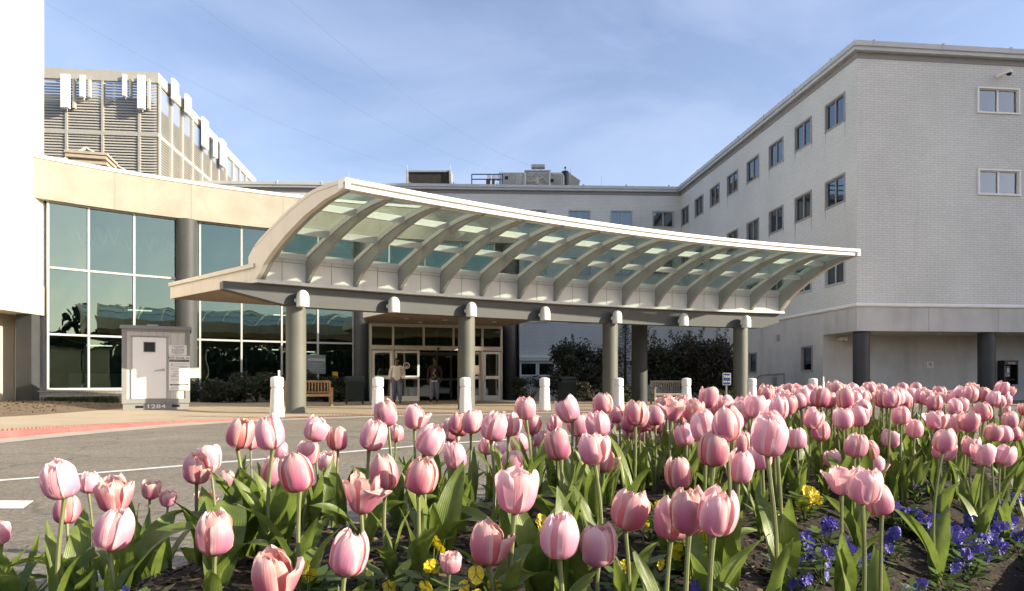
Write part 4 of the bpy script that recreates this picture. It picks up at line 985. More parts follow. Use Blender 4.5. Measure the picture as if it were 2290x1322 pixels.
m = MB(); a, b = offset(wl_, .05), offset(wl_, -.05); m.grid([[(x, y, .004) for x, y in a], [(x, y, .004) for x, y in b]], None, 0, False); struct('road_line', m, M['line'])
m = MB(); m.face([(-5.2, 4.48, .004), (-3.28, 4.50, .004), (-3.42, 4.80, .004), (-5.4, 4.82, .004)]); struct('road_marking', m, M['line'])
# mulch mound and grass strip by the kerb wall
rows = []
for i in range(25):
    r = []
    for j in range(17):
        x = -20.6 + 8.6 * j / 16 + .9 * (1 - i / 24); y = 13.8 + 9.8 * i / 24 + (x + 15) * .25
        ex, ey = 1 - abs(j / 8 - 1) ** 2.5, 1 - abs(i / 12 - 1) ** 2.5
        r.append((x, y, .055 + .24 * ex * ey + .05 * noise.noise(Vector((x * 2, y * 2, 0))) * ex * ey))
    rows.append(r)
m = MB(); m.grid(rows)
rnd = random.Random(5)
for k in range(2600):
    a = rnd.choice(rows); q = Vector(rnd.choice(a)) + Vector((rnd.uniform(-.3, .3), rnd.uniform(-.3, .3), .02))
    if q.z < .10: continue
    d1 = Vector((rnd.uniform(-1, 1), rnd.uniform(-1, 1), rnd.uniform(-.15, .25))).normalized() * rnd.uniform(.015, .04); d2 = d1.cross(Vector((rnd.random(), rnd.random(), 1))).normalized() * .015
    m.face([q - d1 - d2, q + d1 - d2, q + d1 + d2, q - d1 + d2])
tag(m.build('mulch_mound', M['mulch'], None, True, (-15.5, 18.5, 0)), 'low mound of brown mulch on the pavement below the white tower', 'mulch', kind='stuff')
M['turf'] = mat('liriope_green', (.055, .085, .025), .6, .4, 8)
m = MB()
for k in range(2600):
    px = rnd.uniform(128, 276); h = hit(Gc, px); y = h[1] - rnd.uniform(.35, 1.1); x = h[0] + (h[1] - y) * .1 + rnd.uniform(-.1, .1); L = rnd.uniform(.14, .34); a = rnd.uniform(0, 6.28); d = Vector((math.cos(a), math.sin(a), 0))
    b0 = Vector((x, y, .06)); s = d.cross(Vector((0, 0, 1))) * .010
    m.face([b0 - s, b0 + s, b0 + d * L * .3 + Vector((0, 0, L * .8)) + s * .7, b0 + d * L * .3 + Vector((0, 0, L * .8)) - s * .7]); m.face([b0 + d * L * .3 + Vector((0, 0, L * .8)) - s * .7, b0 + d * L * .3 + Vector((0, 0, L * .8)) + s * .7, b0 + d * L * .75 + Vector((0, 0, L * .85))])
tag(m.build('grass_strip', M['turf'], None, True, (-14, 25, 0)), 'strip of dark green border grass along the brick kerb wall', 'grass', kind='stuff')
# unseen block added far right, shaped to keep the brick wing in shade
ob = thing('added_shade_block', 'unseen plain brick block added at the right to shade the brick wing', 'building', (58, 20, 0))
m = MB(); BX = 47.0
obops = [(2 + 3.2 * i, 3.6 + 3.2 * i, z, z + 1.4) for i in range(7) for z in (2, 5.6, 9.2, 12.8, 16.4, 20, 23.6, 27.2)]
wall(m, (BX, 44.0), (BX, 19.5), -.1, 36, obops); wall(m, (BX, 19.5), (BX + 20, 19.5), -.1, 36); wall(m, (BX + 20, 44), (BX, 44), -.1, 36); wall(m, (BX + 20, 19.5), (BX + 20, 44), -.1, 36)
m.face([(BX, 19.5, 36), (BX + 20, 19.5, 36), (BX + 20, 44, 36), (BX, 44, 36)]); m.build('brick_wall', M['brick'], ob)
t_, n_ = basis((BX, 44.0), (BX, 19.5))
for o in obops: m = MB(); m.obox((BX, 44.0), t_, n_, o[0], o[1], -.12, -.08, o[2], o[3]); m.build('window', M['glass_win'], ob)
rb_ = random.Random(77); m = MB(); rw = [[], []]  # unseen trees added behind the camera to darken what the glass reflects
for k in range(120):
    a = R(-172 + 168 * k / 119); r_ = 60 + 6 * math.sin(a * 5); rw[0].append((r_ * math.cos(a), r_ * math.sin(a), -.1)); rw[1].append((r_ * math.cos(a), r_ * math.sin(a), 5.5 + 2 * math.sin(a * 11) + 1.2 * math.sin(a * 23 + 1) + rb_.uniform(-.4, .4)))
m.grid(rw)
for k in range(20000):
    a = R(rb_.uniform(-172, -4)); r_ = 58 + 6 * math.sin(a * 5) + rb_.uniform(-4, 4); hh = 8.5 + 2.5 * math.sin(a * 11) + 1.5 * math.sin(a * 23 + 1); z = hh * rb_.random() ** .7
    p = Vector((r_ * math.cos(a), r_ * math.sin(a), z)); d1 = Vector((rb_.gauss(0, 1), rb_.gauss(0, 1), rb_.gauss(0, 1))).normalized() * rb_.uniform(.25, .6); d2 = d1.cross(Vector((rb_.gauss(0, 1), rb_.gauss(0, 1), rb_.gauss(0, 1)))).normalized() * rb_.uniform(.2, .45)
    m.face([p - d1, p + d2, p + d1, p - d2])
o = m.build('added_tree_belt', mat('added_tree_leaf', (.05, .065, .03), .9, .4, .5)); tag(o, kind='stuff'); o['label'] = 'unseen tree belt added behind the viewer to darken reflections in the glass'

# ================================================================== bollards
where = ('leftmost of the row, with a metal pin on its cap', 'second from the left, beside the walking man in the pale sweater', 'in front of the second canopy column', 'fourth from the left, before the dark bushes right of the doors', 'right against the third canopy column', 'at the right end of the weathered bench', 'beside the rightmost canopy column', 'rightmost of the row, rising behind the tulips before the concrete wall')
for i, ((x, y), nm) in enumerate(zip(bol, where)):
    b = thing('bollard', 'white bollard ' + nm, 'bollard', (x, y, 0), 0, 'white bollards along the plaza edge')
    m = MB(); m.lathe((x, y, 0), [(.172, -.02), (.170, .02), (.146, .66), (.144, .69)], 14); m.build('shaft', M['white'], b)
    m = MB(); m.lathe((x, y, 0), [(.130, .685), (.130, .735)], 14, caps=False); m.lathe((x, y, 0), [(.135, .73), (.150, .745), (.152, .93), (.140, .965), (.06, .99), (.001, .995)], 14); m.build('cap', M['white'], b)
    if i == 0: m = MB(); m.lathe((x + .045, y, 0), [(.025, .97), (.025, 1.09), (.03, 1.095), (.03, 1.13), (.001, 1.135)], 10); m.build('pin', M['white'], b)
h = at(1841, 870, 24.6); sp = thing('marker_post', 'slim white marker post just right of the last bollard', 'post', (h.x, h.y, 0))
m = MB(); m.lathe((h.x, h.y, 0), [(.045, 0), (.045, .85), (.03, .87), (.03, 1.05), (.001, 1.07)], 8); m.build('shaft', M['white'], sp)

# ================================================================== benches
def bench(p, rz, label, wood, W=1.5):
    b = thing('park_bench', label, 'bench', (p[0], p[1], 0), rz, 'wooden benches under the canopy')
    def mk(name, boxes):
        m = MB()
        for c, d in boxes: m.box(c, d)
        return m.build(name, wood, b, False)
    for s in (-1, 1):
        mk('leg', [((s * (W / 2 - .04), -.24, .31), (.065, .065, .62))]); mk('leg', [((s * (W / 2 - .04), .24, .45), (.065, .06, .9))])
        mk('armrest', [((s * (W / 2 - .04), -.03, .64), (.075, .60, .04))])
    mk('seat', [((0, -.22 + .075 * k, .43), (W - .02, .06, .025)) for k in range(7)] + [((0, -.25, .385), (W - .14, .03, .07)), ((0, .2, .385), (W - .14, .03, .07))])
    mk('backrest', [((0, .25, .88), (W - .12, .04, .075)), ((0, .25, .50), (W - .12, .035, .05))] + [((-W / 2 + .12 + (W - .24) * k / 13, .25, .69), (.045, .02, .33)) for k in range(14)])
    return b
M['oak'] = mat('light_wood', (.44, .30, .155), .65, .2, 5, stain=.2); M['grey_wood'] = mat('weathered_wood', (.26, .23, .18), .8, .2, 5)
h = at(690, 905, 23.6); bench((h.x, h.y), .42, 'honey coloured slatted wooden bench behind the leftmost canopy column', M['oak'], 1.62)
h = at(1497, 893, 25.4); bench((h.x, h.y), .10, 'weathered grey slatted wooden bench under the dark trees at the right of the canopy', M['grey_wood'], 1.35)
# bins
M['bin'] = mat('bin_green', (.022, .035, .03), .55, .15, 8)
def bin_(px, y, Y, label):
    h = at(px, y, Y); b = thing('litter_bin', label, 'bin', (h.x, h.y, 0), .3, 'dark litter bins by the entrance')
    m = MB(); m.box((0, 0, .49), (.62, .5, .72)); 
    for k in range(13): m.box((-.29 + .58 * k / 12, -.262, .49), (.018, .02, .7))
    m.build('body', M['bin'], b, False)
    m = MB(); rows = []
    for k in range(9):
        a = math.pi * k / 8 * .5; rows.append([(-.35, -.28 + .28 * (1 - math.cos(a)) * 1.2, .88 + .2 * math.sin(a)), (.35, -.28 + .28 * (1 - math.cos(a)) * 1.2, .88 + .2 * math.sin(a))])
    m.grid(rows); m.box((0, .16, .97), (.7, .22, .2)); m.box((0, 0, .865), (.72, .58, .03)); m.build('hood', M['bin'], b, False)
    for sx in (-1, 1):
        for sy in (-1, 1): m = MB(); m.box((sx * .3, sy * .24, .44), (.035, .035, .88)); m.build('leg', M['bin'], b, False)
bin_(793, 905, 25.5, 'dark green hooded litter bin left of the entrance doors')
bin_(1268, 892, 27.5, 'dark litter bin in deep shade between the fourth bollard and the third canopy column')

# ================================================================== taxi sign
h = at(1625, 848, 24.6); tx = thing('taxi_sign', 'blue TAXI PICK UP sign with a white border on a thin post', 'sign', (h.x, h.y, 0))
m = MB(); m.box((h.x, h.y + .03, .55), (.05, .04, 1.1)); m.build('post', M['frame_dark'], tx)
def rrect(cx, cz, w, h_, r, y, n=5):
    out = []
    for sx, sz, a0 in ((1, 1, 0), (-1, 1, 90), (-1, -1, 180), (1, -1, 270)):
        for k in range(n + 1): a = R(a0 + 90 * k / n); out.append((cx + sx * (w / 2 - r) + r * math.cos(a), y, cz + sz * (h_ / 2 - r) + r * math.sin(a)))
    return out
m = MB(); zc = .97
for (w_, hh, y0, y1, mi) in ((.30, .44, h.y - .012, h.y + .008, 0), (.272, .412, h.y - .016, h.y - .0125, 1)):
    a, b = rrect(h.x, zc, w_, hh, .035, y0), rrect(h.x, zc, w_, hh, .035, y1); m.face(a[::-1], None, mi); m.face(b, None, mi); m.grid([a, b], None, mi, False, True)
m.build('panel', [M['paper'], mat('sign_blue', (.02, .045, .16), .5)], tx)
rt = face_rot((1, 0), (0, -1))
text_mesh('lettering', 'TAXI', .115, M['paper'], tx, (h.x, h.y - .018, zc + .085), rt, bold=.002); text_mesh('lettering', 'PICK UP', .072, M['paper'], tx, (h.x, h.y - .018, zc - .10), rt, bold=.0015)

# ================================================================== valet booth
tb = nrm((.9, .436)); nb = (tb[1], -tb[0]); BS = 18.7 / 20.4; B0 = (-11.87 * BS, 18.7); BW = 1.87; BZ = .068
bo = thing('valet_booth', 'small white and grey valet booth with a door and posted notices', 'booth', (*B0, BZ), 0)
M['siding'] = mat('booth_siding', (.60, .57, .49), .7, .06, 2); M['booth_trim'] = mat('booth_trim', (.25, .245, .23), .6, .06); M['door_white'] = mat('booth_door', (.82, .80, .74), .45, .03, 1)
def bx(name, boxes, m_, parent=bo):
    m = MB()
    for b in boxes: m.obox(B0, tb, nb, *[q * BS for q in b[:4]], *[q * BS + BZ for q in b[4:]])
    return m.build(name, m_, parent)
D_ = -1.55
bx('body', [(.02, BW - .02, D_, -.02, .2, 2.52)], M['siding'])
bx('groove', [(.13 + .2 * k - .004, .13 + .2 * k + .004, -.02, -.0175, .34, 2.42) for k in range(9)], M['booth_trim'])
bx('trim', [(0, .125, -.06, .015, .2, 2.5), (BW - .13, BW, -.06, .015, .2, 2.5), (.125, BW - .13, -.06, .015, .2, .34), (.125, BW - .13, -.06, .015, 2.42, 2.5)], M['booth_trim'])
bx('roof', [(-.05, BW + .05, D_ - .05, .06, 2.5, 2.57), (-.03, BW + .03, D_, .04, 2.57, 2.6)], M['booth_trim'])
bx('roof_cap_vent', [(.65, .95, -.9, -.5, 2.6, 2.68)], M['frame'])
d_ = bx('door', [(.29, 1.20, -.02, .025, .35, 2.24)], M['door_white'])
bx('door_window', [(.60, .89, .025, .032, 1.80, 2.08)], M['black'], d_)
bx('window_frame', [(.58, .60, .025, .04, 1.78, 2.10), (.89, .91, .025, .04, 1.78, 2.10), (.60, .89, .025, .04, 2.08, 2.10), (.60, .89, .025, .04, 1.78, 1.80)], M['booth_trim'], d_)
m = MB()
def BP(u, d, z): u, d, z = u * BS, d * BS, z * BS + BZ; return Vector((B0[0] + tb[0] * u + nb[0] * d, B0[1] + tb[1] * u + nb[1] * d, z))
m.tube([BP(1.13, .025, 1.24), BP(1.13, .075, 1.24)], .035, 10); m.tube([BP(1.14, .075, 1.25), BP(1.02, .08, 1.23), BP(.88, .08, 1.20)], [.022, .018, .012], 8); m.build('handle', M['frame'], d_)
bx('door_frame', [(.25, .285, -.02, .02, .35, 2.27), (1.205, 1.245, -.02, .02, .35, 2.27), (.22, 1.28, -.02, .06, 2.27, 2.30)], M['frame'])
sk_ = bx('skid', [(.03, BW - .03, D_, -.02, .0, .2)], M['booth_trim'])
bx('fork_pocket', [(.36, .58, -.02, -.015, .055, .135)], M['black'], sk_); bx('fork_pocket', [(1.36, 1.58, -.02, -.015, .075, .155)], M['black'], sk_)
fr_ = face_rot(tb, nb)
text_mesh('number', '1284', .155, M['paper'], sk_, BP(.92, -.016, .10), fr_, bold=.003, sx=1.55, spacing=1.05)
n1_ = bx('upper_notice', [(1.27, 1.78, .016, .026, 1.70, 2.02)], M['paper'])
for k, s in enumerate(('VALET CUSTOMERS', 'AFTER 5 PM', 'YOUR KEYS CAN BE', 'RETRIEVED AT THE', 'INFORMATION DESK', 'THANK YOU')): text_mesh('lettering', s, .036, M['print'], n1_, BP(1.525, .028, 1.975 - k * .045), fr_)
n2_ = bx('price_notice', [(1.27, 1.87, .016, .028, .60, 1.685)], M['paper'])
text_mesh('heading', 'RHG Group, Inc.', .072, M['print'], n2_, BP(1.57, .03, 1.62), fr_, bold=.0015, sx=1.1, spacing=1.05)
bx('black_bar', [(1.285, 1.855, .028, .030, 1.495, 1.565), (1.31, 1.83, .028, .030, .755, .795)], M['print'], n2_)
text_mesh('bar_lettering', 'Valet Parking Policy & Procedures', .038, M['paper'], n2_, BP(1.57, .032, 1.53), fr_, sx=.97)
text_mesh('bar_lettering', '"TIPS ARE NOT MANDATORY"', .026, M['paper'], n2_, BP(1.57, .032, .775), fr_)
for z, u, s in ((1.40, 1.32, 'Hello'), (1.325, 1.60, 'CLAIM CHECK'), (1.19, 1.40, 'No Tickets Exceptions'), (1.12, 1.40, 'LOST CLAIM CHECK'), (1.055, 1.31, 'No Tickets'), (.985, 1.53, 'the Medical Center'), (.885, 1.56, 'CLAIM CHECK')): text_mesh('lettering', s, .034, M['print'], n2_, BP(u, .03, z), fr_, align='LEFT')
bx('fine_print', [(1.33, 1.80 - .05 * (k % 3), .028, .0295, z, z + .008) for k, z in enumerate((1.43, 1.415, 1.36, 1.345, 1.29, 1.27, 1.25, 1.085, 1.03, 1.015, .95, .93, .91, .69, .67, .65))], M['frame'], n2_)
bx('side_shelf', [(BW, BW + .28, -.5, -.02, 1.0, 1.33)], M['siding'])
# ================================================================== people
def skin_mesh(name, verts, edges, radii, m, parent, root=0, sub=2, mats=None):
    me = bpy.data.meshes.new(name); me.from_pydata([Vector(v) for v in verts], edges, []); o = bpy.data.objects.new(name, me); col.objects.link(o)
    sk = o.modifiers.new('skin', 'SKIN'); sk.use_smooth_shade = True
    for i, r in enumerate(radii):
        me.skin_vertices[0].data[i].radius = r if isinstance(r, tuple) else (r, r)
    me.skin_vertices[0].data[root].use_root = True
    s = o.modifiers.new('sub', 'SUBSURF'); s.levels = sub; s.render_levels = sub
    dg = bpy.context.evaluated_depsgraph_get(); m2 = bpy.data.meshes.new_from_object(o.evaluated_get(dg)); m2.name = name
    bpy.data.objects.remove(o)
    for p in m2.polygons: p.use_smooth = True
    m2.materials.clear(); m2.materials.append(m)
    return link_mesh(name, m2, parent)
class Sk:
    def __init__(s): s.v = []; s.e = []; s.r = []
    def add(s, p, r, par=None):
        s.v.append(p); s.r.append(r)
        if par is not None: s.e.append((par, len(s.v) - 1))
        return len(s.v) - 1
    def chain(s, par, pts):
        for p, r in pts: par = s.add(p, r, par)
        return par
def person(loc, rz, sc, label, J, top_m, trouser_m, shoe_m, heavy=1.0, hem=None, turn=0.0):
    """local frame: faces -Y, z up, 1.8 m tall before scaling; J holds knee, ankle, elbow and wrist points"""
    root = thing('person', label, 'person', loc, rz)
    root.scale = (sc, sc, sc)
    S = Sk(); h = heavy
    pel = S.add((0, 0, .98), (.12 * h, .085 * h))
    che = S.chain(pel, [((0, -.005, 1.15), (.14 * h, .105 * h)), ((0, 0, 1.34), (.155 * h, .11 * h)), ((0, .01, 1.46), (.10, .08))])
    hx, hy = .05 * math.sin(turn), -.03 * math.cos(turn)
    S.chain(che, [((0, .005, 1.53), .058), ((hx * .3, -.01, 1.60), (.066, .075)), ((hx * .5, -.012, 1.69), (.078, .092)), ((hx * .4, .0, 1.76), (.066, .078)), ((hx * .3, .005, 1.79), .03)])
    for sd in ('L', 'R'):
        s = 1 if sd == 'L' else -1; E, W, Kn, A = (Vector(J[k + sd]) for k in ('elbow', 'wrist', 'knee', 'ankle'))
        w_ = S.chain(che, [((s * .17 * h, .01, 1.43), .062), (tuple(E), .044), (tuple(W), .030)])
        d = (W - E).normalized(); q = d.cross(Vector((0, 1, 0))).normalized()
        palm = S.chain(w_, [(tuple(W + d * .05), (.036, .018)), (tuple(W + d * .085), (.038, .016))])
        for k, (off, ln) in enumerate(((-.030, .065), (-.010, .078), (.010, .074), (.028, .058))):
            b = W + d * .09 + q * off
            S.chain(palm, [(tuple(b + d * ln * .5 + Vector((0, -.008, 0))), .009), (tuple(b + d * ln + Vector((0, -.02, 0))), .0075)])
        S.chain(palm - 1, [(tuple(W + d * .06 - q * .045 + Vector((0, -.015, 0))), .011), (tuple(W + d * .10 - q * .06 + Vector((0, -.03, 0))), .008)])
        S.chain(pel, [((s * .095 * h, 0, .90), .095 * h), (tuple(Kn), .058), (tuple(A), .04)])
    body = skin_mesh('body', S.v, S.e, S.r, M['skin'], root_world(root), 0, 1)
    # face
    fd = Vector((math.sin(turn), -math.cos(turn), 0)); fx = Vector((math.cos(turn), math.sin(turn), 0)); hc = Vector((hx * .5, -.012, 1.675))
    m = MB()
    for s in (-1, 1):
        c = hc + fd * .083 + fx * (.033 * s) + Vector((0, 0, .015)); m.lathe(c, [(.001, -.011), (.009, -.006), (.011, 0), (.009, .006), (.001, .011)], 8)
    m.build('eyes', M['paper'], root, False)
    m = MB(); c = hc + fd * .09; m.tube([c + Vector((0, 0, .02)), c + fd * .02 - Vector((0, 0, .02)), c - Vector((0, 0, .03))], [.009, .016, .010], 8)
    for s in (-1, 1): m.tube([hc + fx * (.083 * s) + Vector((0, 0, .025)), hc + fx * (.092 * s) - Vector((0, 0, .02))], [.018, .013], 8)
    m.build('nose_and_ears', M['skin'], root, False)
    m = MB(); c = hc + fd * .088 - Vector((0, 0, .052)); m.tube([c - fx * .026, c + fd * .006, c + fx * .026], [.004, .008, .004], 6); m.build('mouth', mat('lip', (.10, .035, .03), .5), root, False)
    m = MB(); rows = []
    for i in range(7):
        a = math.pi / 2 * i / 6; rows.append([hc + Vector((0, .006, .045)) + Vector((.088 * math.cos(a) * math.cos(b), .102 * math.cos(a) * math.sin(b), .085 * math.sin(a))) - fd * .012 for b in [2 * math.pi * k / 16 for k in range(16)]])
    m.grid(rows, closed=True); m.build('hair', M['black'], root, False)
    # clothes
    T = Sk(); c0 = T.add((0, 0, .93 if hem is None else hem), (.172 * h, .135 * h))
    ch_ = T.chain(c0, [((0, -.01, 1.10), (.165 * h, .13 * h)), ((0, 0, 1.32), (.172 * h, .125 * h)), ((0, .008, 1.47), (.125, .092)), ((0, .005, 1.52), .072)]) - 1
    for sd in ('L', 'R'):
        s = 1 if sd == 'L' else -1; E, W = Vector(J['elbow' + sd]), Vector(J['wrist' + sd])
        T.chain(ch_, [((s * .185 * h, .01, 1.42), .085), (tuple(E), .072), (tuple(E.lerp(W, .75)), .058), (tuple(E.lerp(W, .93)), .048)])
    skin_mesh('top', T.v, T.e, T.r, top_m, root_world(root), 0, 2)
    P = Sk(); p0 = P.add((0, 0, 1.0), (.15 * h, .118 * h))
    for sd in ('L', 'R'):
        s = 1 if sd == 'L' else -1; Kn, A = Vector(J['knee' + sd]), Vector(J['ankle' + sd])
        P.chain(p0, [((s * .095 * h, 0, .88), .118 * h), (tuple(Kn), .092 * h), (tuple(A + Vector((0, 0, .02))), .078)])
    skin_mesh('trousers', P.v, P.e, P.r, trouser_m, root_world(root), 0, 2)
    for sd in ('L', 'R'):
        A = Vector(J['ankle' + sd]); m = MB(); rows = []
        for k, (dy, w, hh) in enumerate(((.07, .03, .05), (.05, .042, .085), (-.02, .045, .09), (-.10, .05, .06), (-.17, .042, .045), (-.20, .02, .03))):
            rows.append([A + Vector((w * math.cos(b), dy, -A.z * .0 - .075 + max(0, hh * (1 + math.sin(b)) / 1.6) - .0)) for b in [2 * math.pi * q / 12 for q in range(12)]])
        m.grid(rows, closed=True); m.face(rows[0][::-1]); m.face(rows[-1]); m.build('shoe', shoe_m, root, False)
    return root
def root_world(r): WM[r.name] = Matrix.Identity(4); return r
M['sweater'] = mat('cream_sweater', (.70, .66, .55), .9, .08, 10); M['jeans'] = mat('grey_blue_jeans', (.15, .17, .22), .85, .2, 6); M['shirt'] = mat('maroon_black_shirt', (.030, .014, .020), .85, .3, 4); M['shoe'] = mat('brown_shoe', (.10, .06, .04), .6)
h = at(888, 903, 26.6)
person((h.x, h.y, .012), .15, 1.0, 'man in a cream sweater and grey blue jeans walking in front of the doors', dict(elbowL=(.265, .05, 1.17), wristL=(.235, -.10, .95), elbowR=(-.27, .07, 1.17), wristR=(-.285, .02, .92), kneeL=(.11, -.10, .52), ankleL=(.12, -.12, .08), kneeR=(-.10, .03, .52), ankleR=(-.11, .14, .09)), M['sweater'], M['jeans'], M['black'], 1.14, .84, .25)
h = at(972, 898, 28.6)
p2_ = person((h.x, h.y, .012), -.05, 1.04, 'man in a dark shirt with gold dragon print in the open doorway', dict(elbowL=(.265, .04, 1.20), wristL=(.275, -.06, .96), elbowR=(-.255, .06, 1.18), wristR=(-.265, .0, .92), kneeL=(.09, -.03, .52), ankleL=(.10, .05, .08), kneeR=(-.09, -.10, .52), ankleR=(-.13, -.12, .085)), M['shirt'], M['jeans'], M['shoe'], 1.08, .84, .55)
m = MB(); m.lathe((0, 0, 0), [(.190, .835), (.188, .87)], 20, caps=False)
for v in m.v: v.y *= .82
m.build('undershirt_hem', M['paper'], p2_, False)
m = MB(); pts = [(.015 + .055 * math.sin(k * .62 + .4) * (1 - k / 26), -.150 + .012 * abs(k - 9) / 9, 1.00 + .026 * k) for k in range(15)]
m.tube(pts, [.010 + .012 * math.sin(math.pi * min(1, k / 12)) for k in range(15)], 6)
for k in (5, 8, 11): m.tube([pts[k], (pts[k][0] + (-1) ** k * .08, pts[k][1] + .01, pts[k][2] + .05)], [.012, .003], 6)
m.tube([(pts[0][0], pts[0][1], pts[0][2]), (-.05, -.15, .98), (-.06, -.15, 1.03), (-.02, -.155, 1.05)], [.012, .014, .011, .004], 6)
m.build('dragon_print', mat('gold_print', (.40, .33, .16), .7), p2_, False)
# ================================================================== shrubs and trees
def leaf_mat(name, c, c2, trans=.3, rough=.5):
    m = bpy.data.materials.new(name); m.use_nodes = True; nt = m.node_tree; N = nt.nodes; K = nt.links; b = N['Principled BSDF']
    tc = N.new('ShaderNodeTexCoord'); n = N.new('ShaderNodeTexNoise'); n.inputs['Scale'].default_value = 9; n.inputs['Detail'].default_value = 4; K.new(tc.outputs['Object'], n.inputs['Vector'])
    r = N.new('ShaderNodeMapRange'); r.inputs[1].default_value = .35; r.inputs[2].default_value = .65; K.new(n.outputs[0], r.inputs[0])
    mx = N.new('ShaderNodeMix'); mx.data_type = 'RGBA'; mx.inputs[6].default_value = (*c, 1); mx.inputs[7].default_value = (*c2, 1); K.new(r.outputs[0], mx.inputs[0]); K.new(mx.outputs[2], b.inputs['Base Color'])
    b.inputs['Roughness'].default_value = rough
    tl = N.new('ShaderNodeBsdfTranslucent'); K.new(mx.outputs[2], tl.inputs[0]); ms = N.new('ShaderNodeMixShader'); ms.inputs[0].default_value = trans
    K.new(b.outputs[0], ms.inputs[1]); K.new(tl.outputs[0], ms.inputs[2]); K.new(ms.outputs[0], N['Material Output'].inputs[0])
    return m
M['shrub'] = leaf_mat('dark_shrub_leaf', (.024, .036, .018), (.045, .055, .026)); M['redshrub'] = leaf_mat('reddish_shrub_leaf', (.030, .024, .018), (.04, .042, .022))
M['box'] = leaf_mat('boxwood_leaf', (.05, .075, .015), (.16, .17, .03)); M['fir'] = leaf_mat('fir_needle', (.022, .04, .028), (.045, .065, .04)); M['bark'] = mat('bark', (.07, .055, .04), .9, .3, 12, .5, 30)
def crown(mb, c, rad, n, size, rnd, lumps=9, gap=.25):
    L = []
    for k in range(lumps):
        a, b = rnd.uniform(0, 6.28), rnd.uniform(-.7, 1.0); L.append((Vector((math.cos(a) * .62 * rad[0], math.sin(a) * .62 * rad[1], b * .62 * rad[2])), rnd.uniform(.34, .58)))
    for k in range(n):
        q, s = rnd.choice(L); d = Vector((rnd.gauss(0, 1), rnd.gauss(0, 1), rnd.gauss(0, 1))).normalized() * (rnd.random() ** .4)
        p = Vector(c) + q + Vector((d.x * rad[0], d.y * rad[1], d.z * rad[2])) * s * rnd.uniform(.8, 1.12)
        if p.z < .05: continue
        ax = Vector((rnd.gauss(0, 1), rnd.gauss(0, 1), rnd.gauss(0, 1) + .3)).normalized(); w = ax.cross(Vector((rnd.gauss(0, 1), rnd.gauss(0, 1), rnd.gauss(0, 1)))).normalized(); l = size * rnd.uniform(.6, 1.3)
        mb.face([p - ax * l, p + w * l * .4, p + ax * l, p - w * l * .4])
def shrub(label, c, rad, n, size, m_, group, seed, name='shrub', lumps=9, stems=6, stick=0):
    rnd = random.Random(seed); o = thing(name, label, 'shrub', (c[0], c[1], 0), 0, group)
    mb = MB(); crown(mb, c, rad, n, size, rnd, lumps)
    for k in range(stick):
        a = rnd.uniform(0, 6.28); p = Vector(c) + Vector((math.cos(a) * rad[0] * .6, math.sin(a) * rad[1] * .4, rad[2] * .8)); L = rnd.uniform(.3, .6)
        for j in range(26):
            q = p + Vector((rnd.gauss(0, .05) + .1 * j / 26, rnd.gauss(0, .05), L * j / 26)); ax = Vector((rnd.gauss(0, 1), rnd.gauss(0, 1), .5)).normalized() * size; w = ax.cross(Vector((0, .3, 1))).normalized() * size * .4; mb.face([q - ax, q + w, q + ax, q - w])
    mb.build('foliage', m_, o)
    mb = MB()
    for k in range(stems):
        a = rnd.uniform(0, 6.28); r_ = rnd.uniform(.3, .75); top = Vector(c) + Vector((math.cos(a) * rad[0] * r_, math.sin(a) * rad[1] * r_, rad[2] * rnd.uniform(-.1, .5)))
        b0 = Vector((c[0] + math.cos(a) * .06, c[1] + math.sin(a) * .06, 0)); mb.tube([b0, b0.lerp(top, .5) + Vector((0, 0, .1)), top], [.03, .02, .008], 6)
    mb.build('stem', M['bark'], o)
    return o
lab = ('leftmost bush of the dark hedge, touching the valet booth', 'second bush of the dark hedge right of the valet booth', 'third bush of the dark hedge, left of the first bollard', 'bush of the dark hedge behind the first bollard', 'bush of the dark hedge behind the wooden bench back', 'rightmost bush of the dark hedge, beside the dark green bin')
for i, (px, y, rx) in enumerate(((455, 850, 1.0), (515, 843, 1.05), (575, 838, 1.0), (640, 833, 1.0), (705, 836, 1.05), (762, 848, .8))):
    h = hit(Gc, px); Yb = h[1] - 1.25; t = at(px, y, Yb); H = t.z
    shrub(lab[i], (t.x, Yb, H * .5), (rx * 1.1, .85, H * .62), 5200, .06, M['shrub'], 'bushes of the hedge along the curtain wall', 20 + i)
def tall(label, px, ytop, Yb, rx, ry, n, m_, seed, size=.08, lumps=14, stick=0, zc=.52):
    t = at(px, ytop, Yb); H = t.z; return shrub(label, (t.x, Yb, H * zc), (rx, ry, H * .55), n, size, m_, 'dark trees and bushes in the shaded courtyard', seed, 'courtyard_shrub', lumps, 8, stick)
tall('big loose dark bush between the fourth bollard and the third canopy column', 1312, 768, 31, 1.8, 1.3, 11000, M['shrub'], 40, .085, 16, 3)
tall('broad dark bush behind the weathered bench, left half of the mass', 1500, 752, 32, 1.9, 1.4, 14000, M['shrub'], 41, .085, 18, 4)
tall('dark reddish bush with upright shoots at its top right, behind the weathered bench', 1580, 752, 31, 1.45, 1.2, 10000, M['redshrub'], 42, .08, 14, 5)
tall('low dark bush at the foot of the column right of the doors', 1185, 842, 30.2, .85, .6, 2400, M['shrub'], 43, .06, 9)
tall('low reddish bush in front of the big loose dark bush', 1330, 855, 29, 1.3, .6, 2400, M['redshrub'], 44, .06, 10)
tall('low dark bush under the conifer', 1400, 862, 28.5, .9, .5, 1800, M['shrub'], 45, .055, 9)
fir = thing('fir_tree', 'dark layered conifer just right of the third canopy column', 'tree', (at(1398, 0, 33).x, 33, 0), 0, 'dark trees and bushes in the shaded courtyard')
rnd = random.Random(9); fx, fy = at(1398, 0, 33).x, 33; H = at(0, 716, 33).z
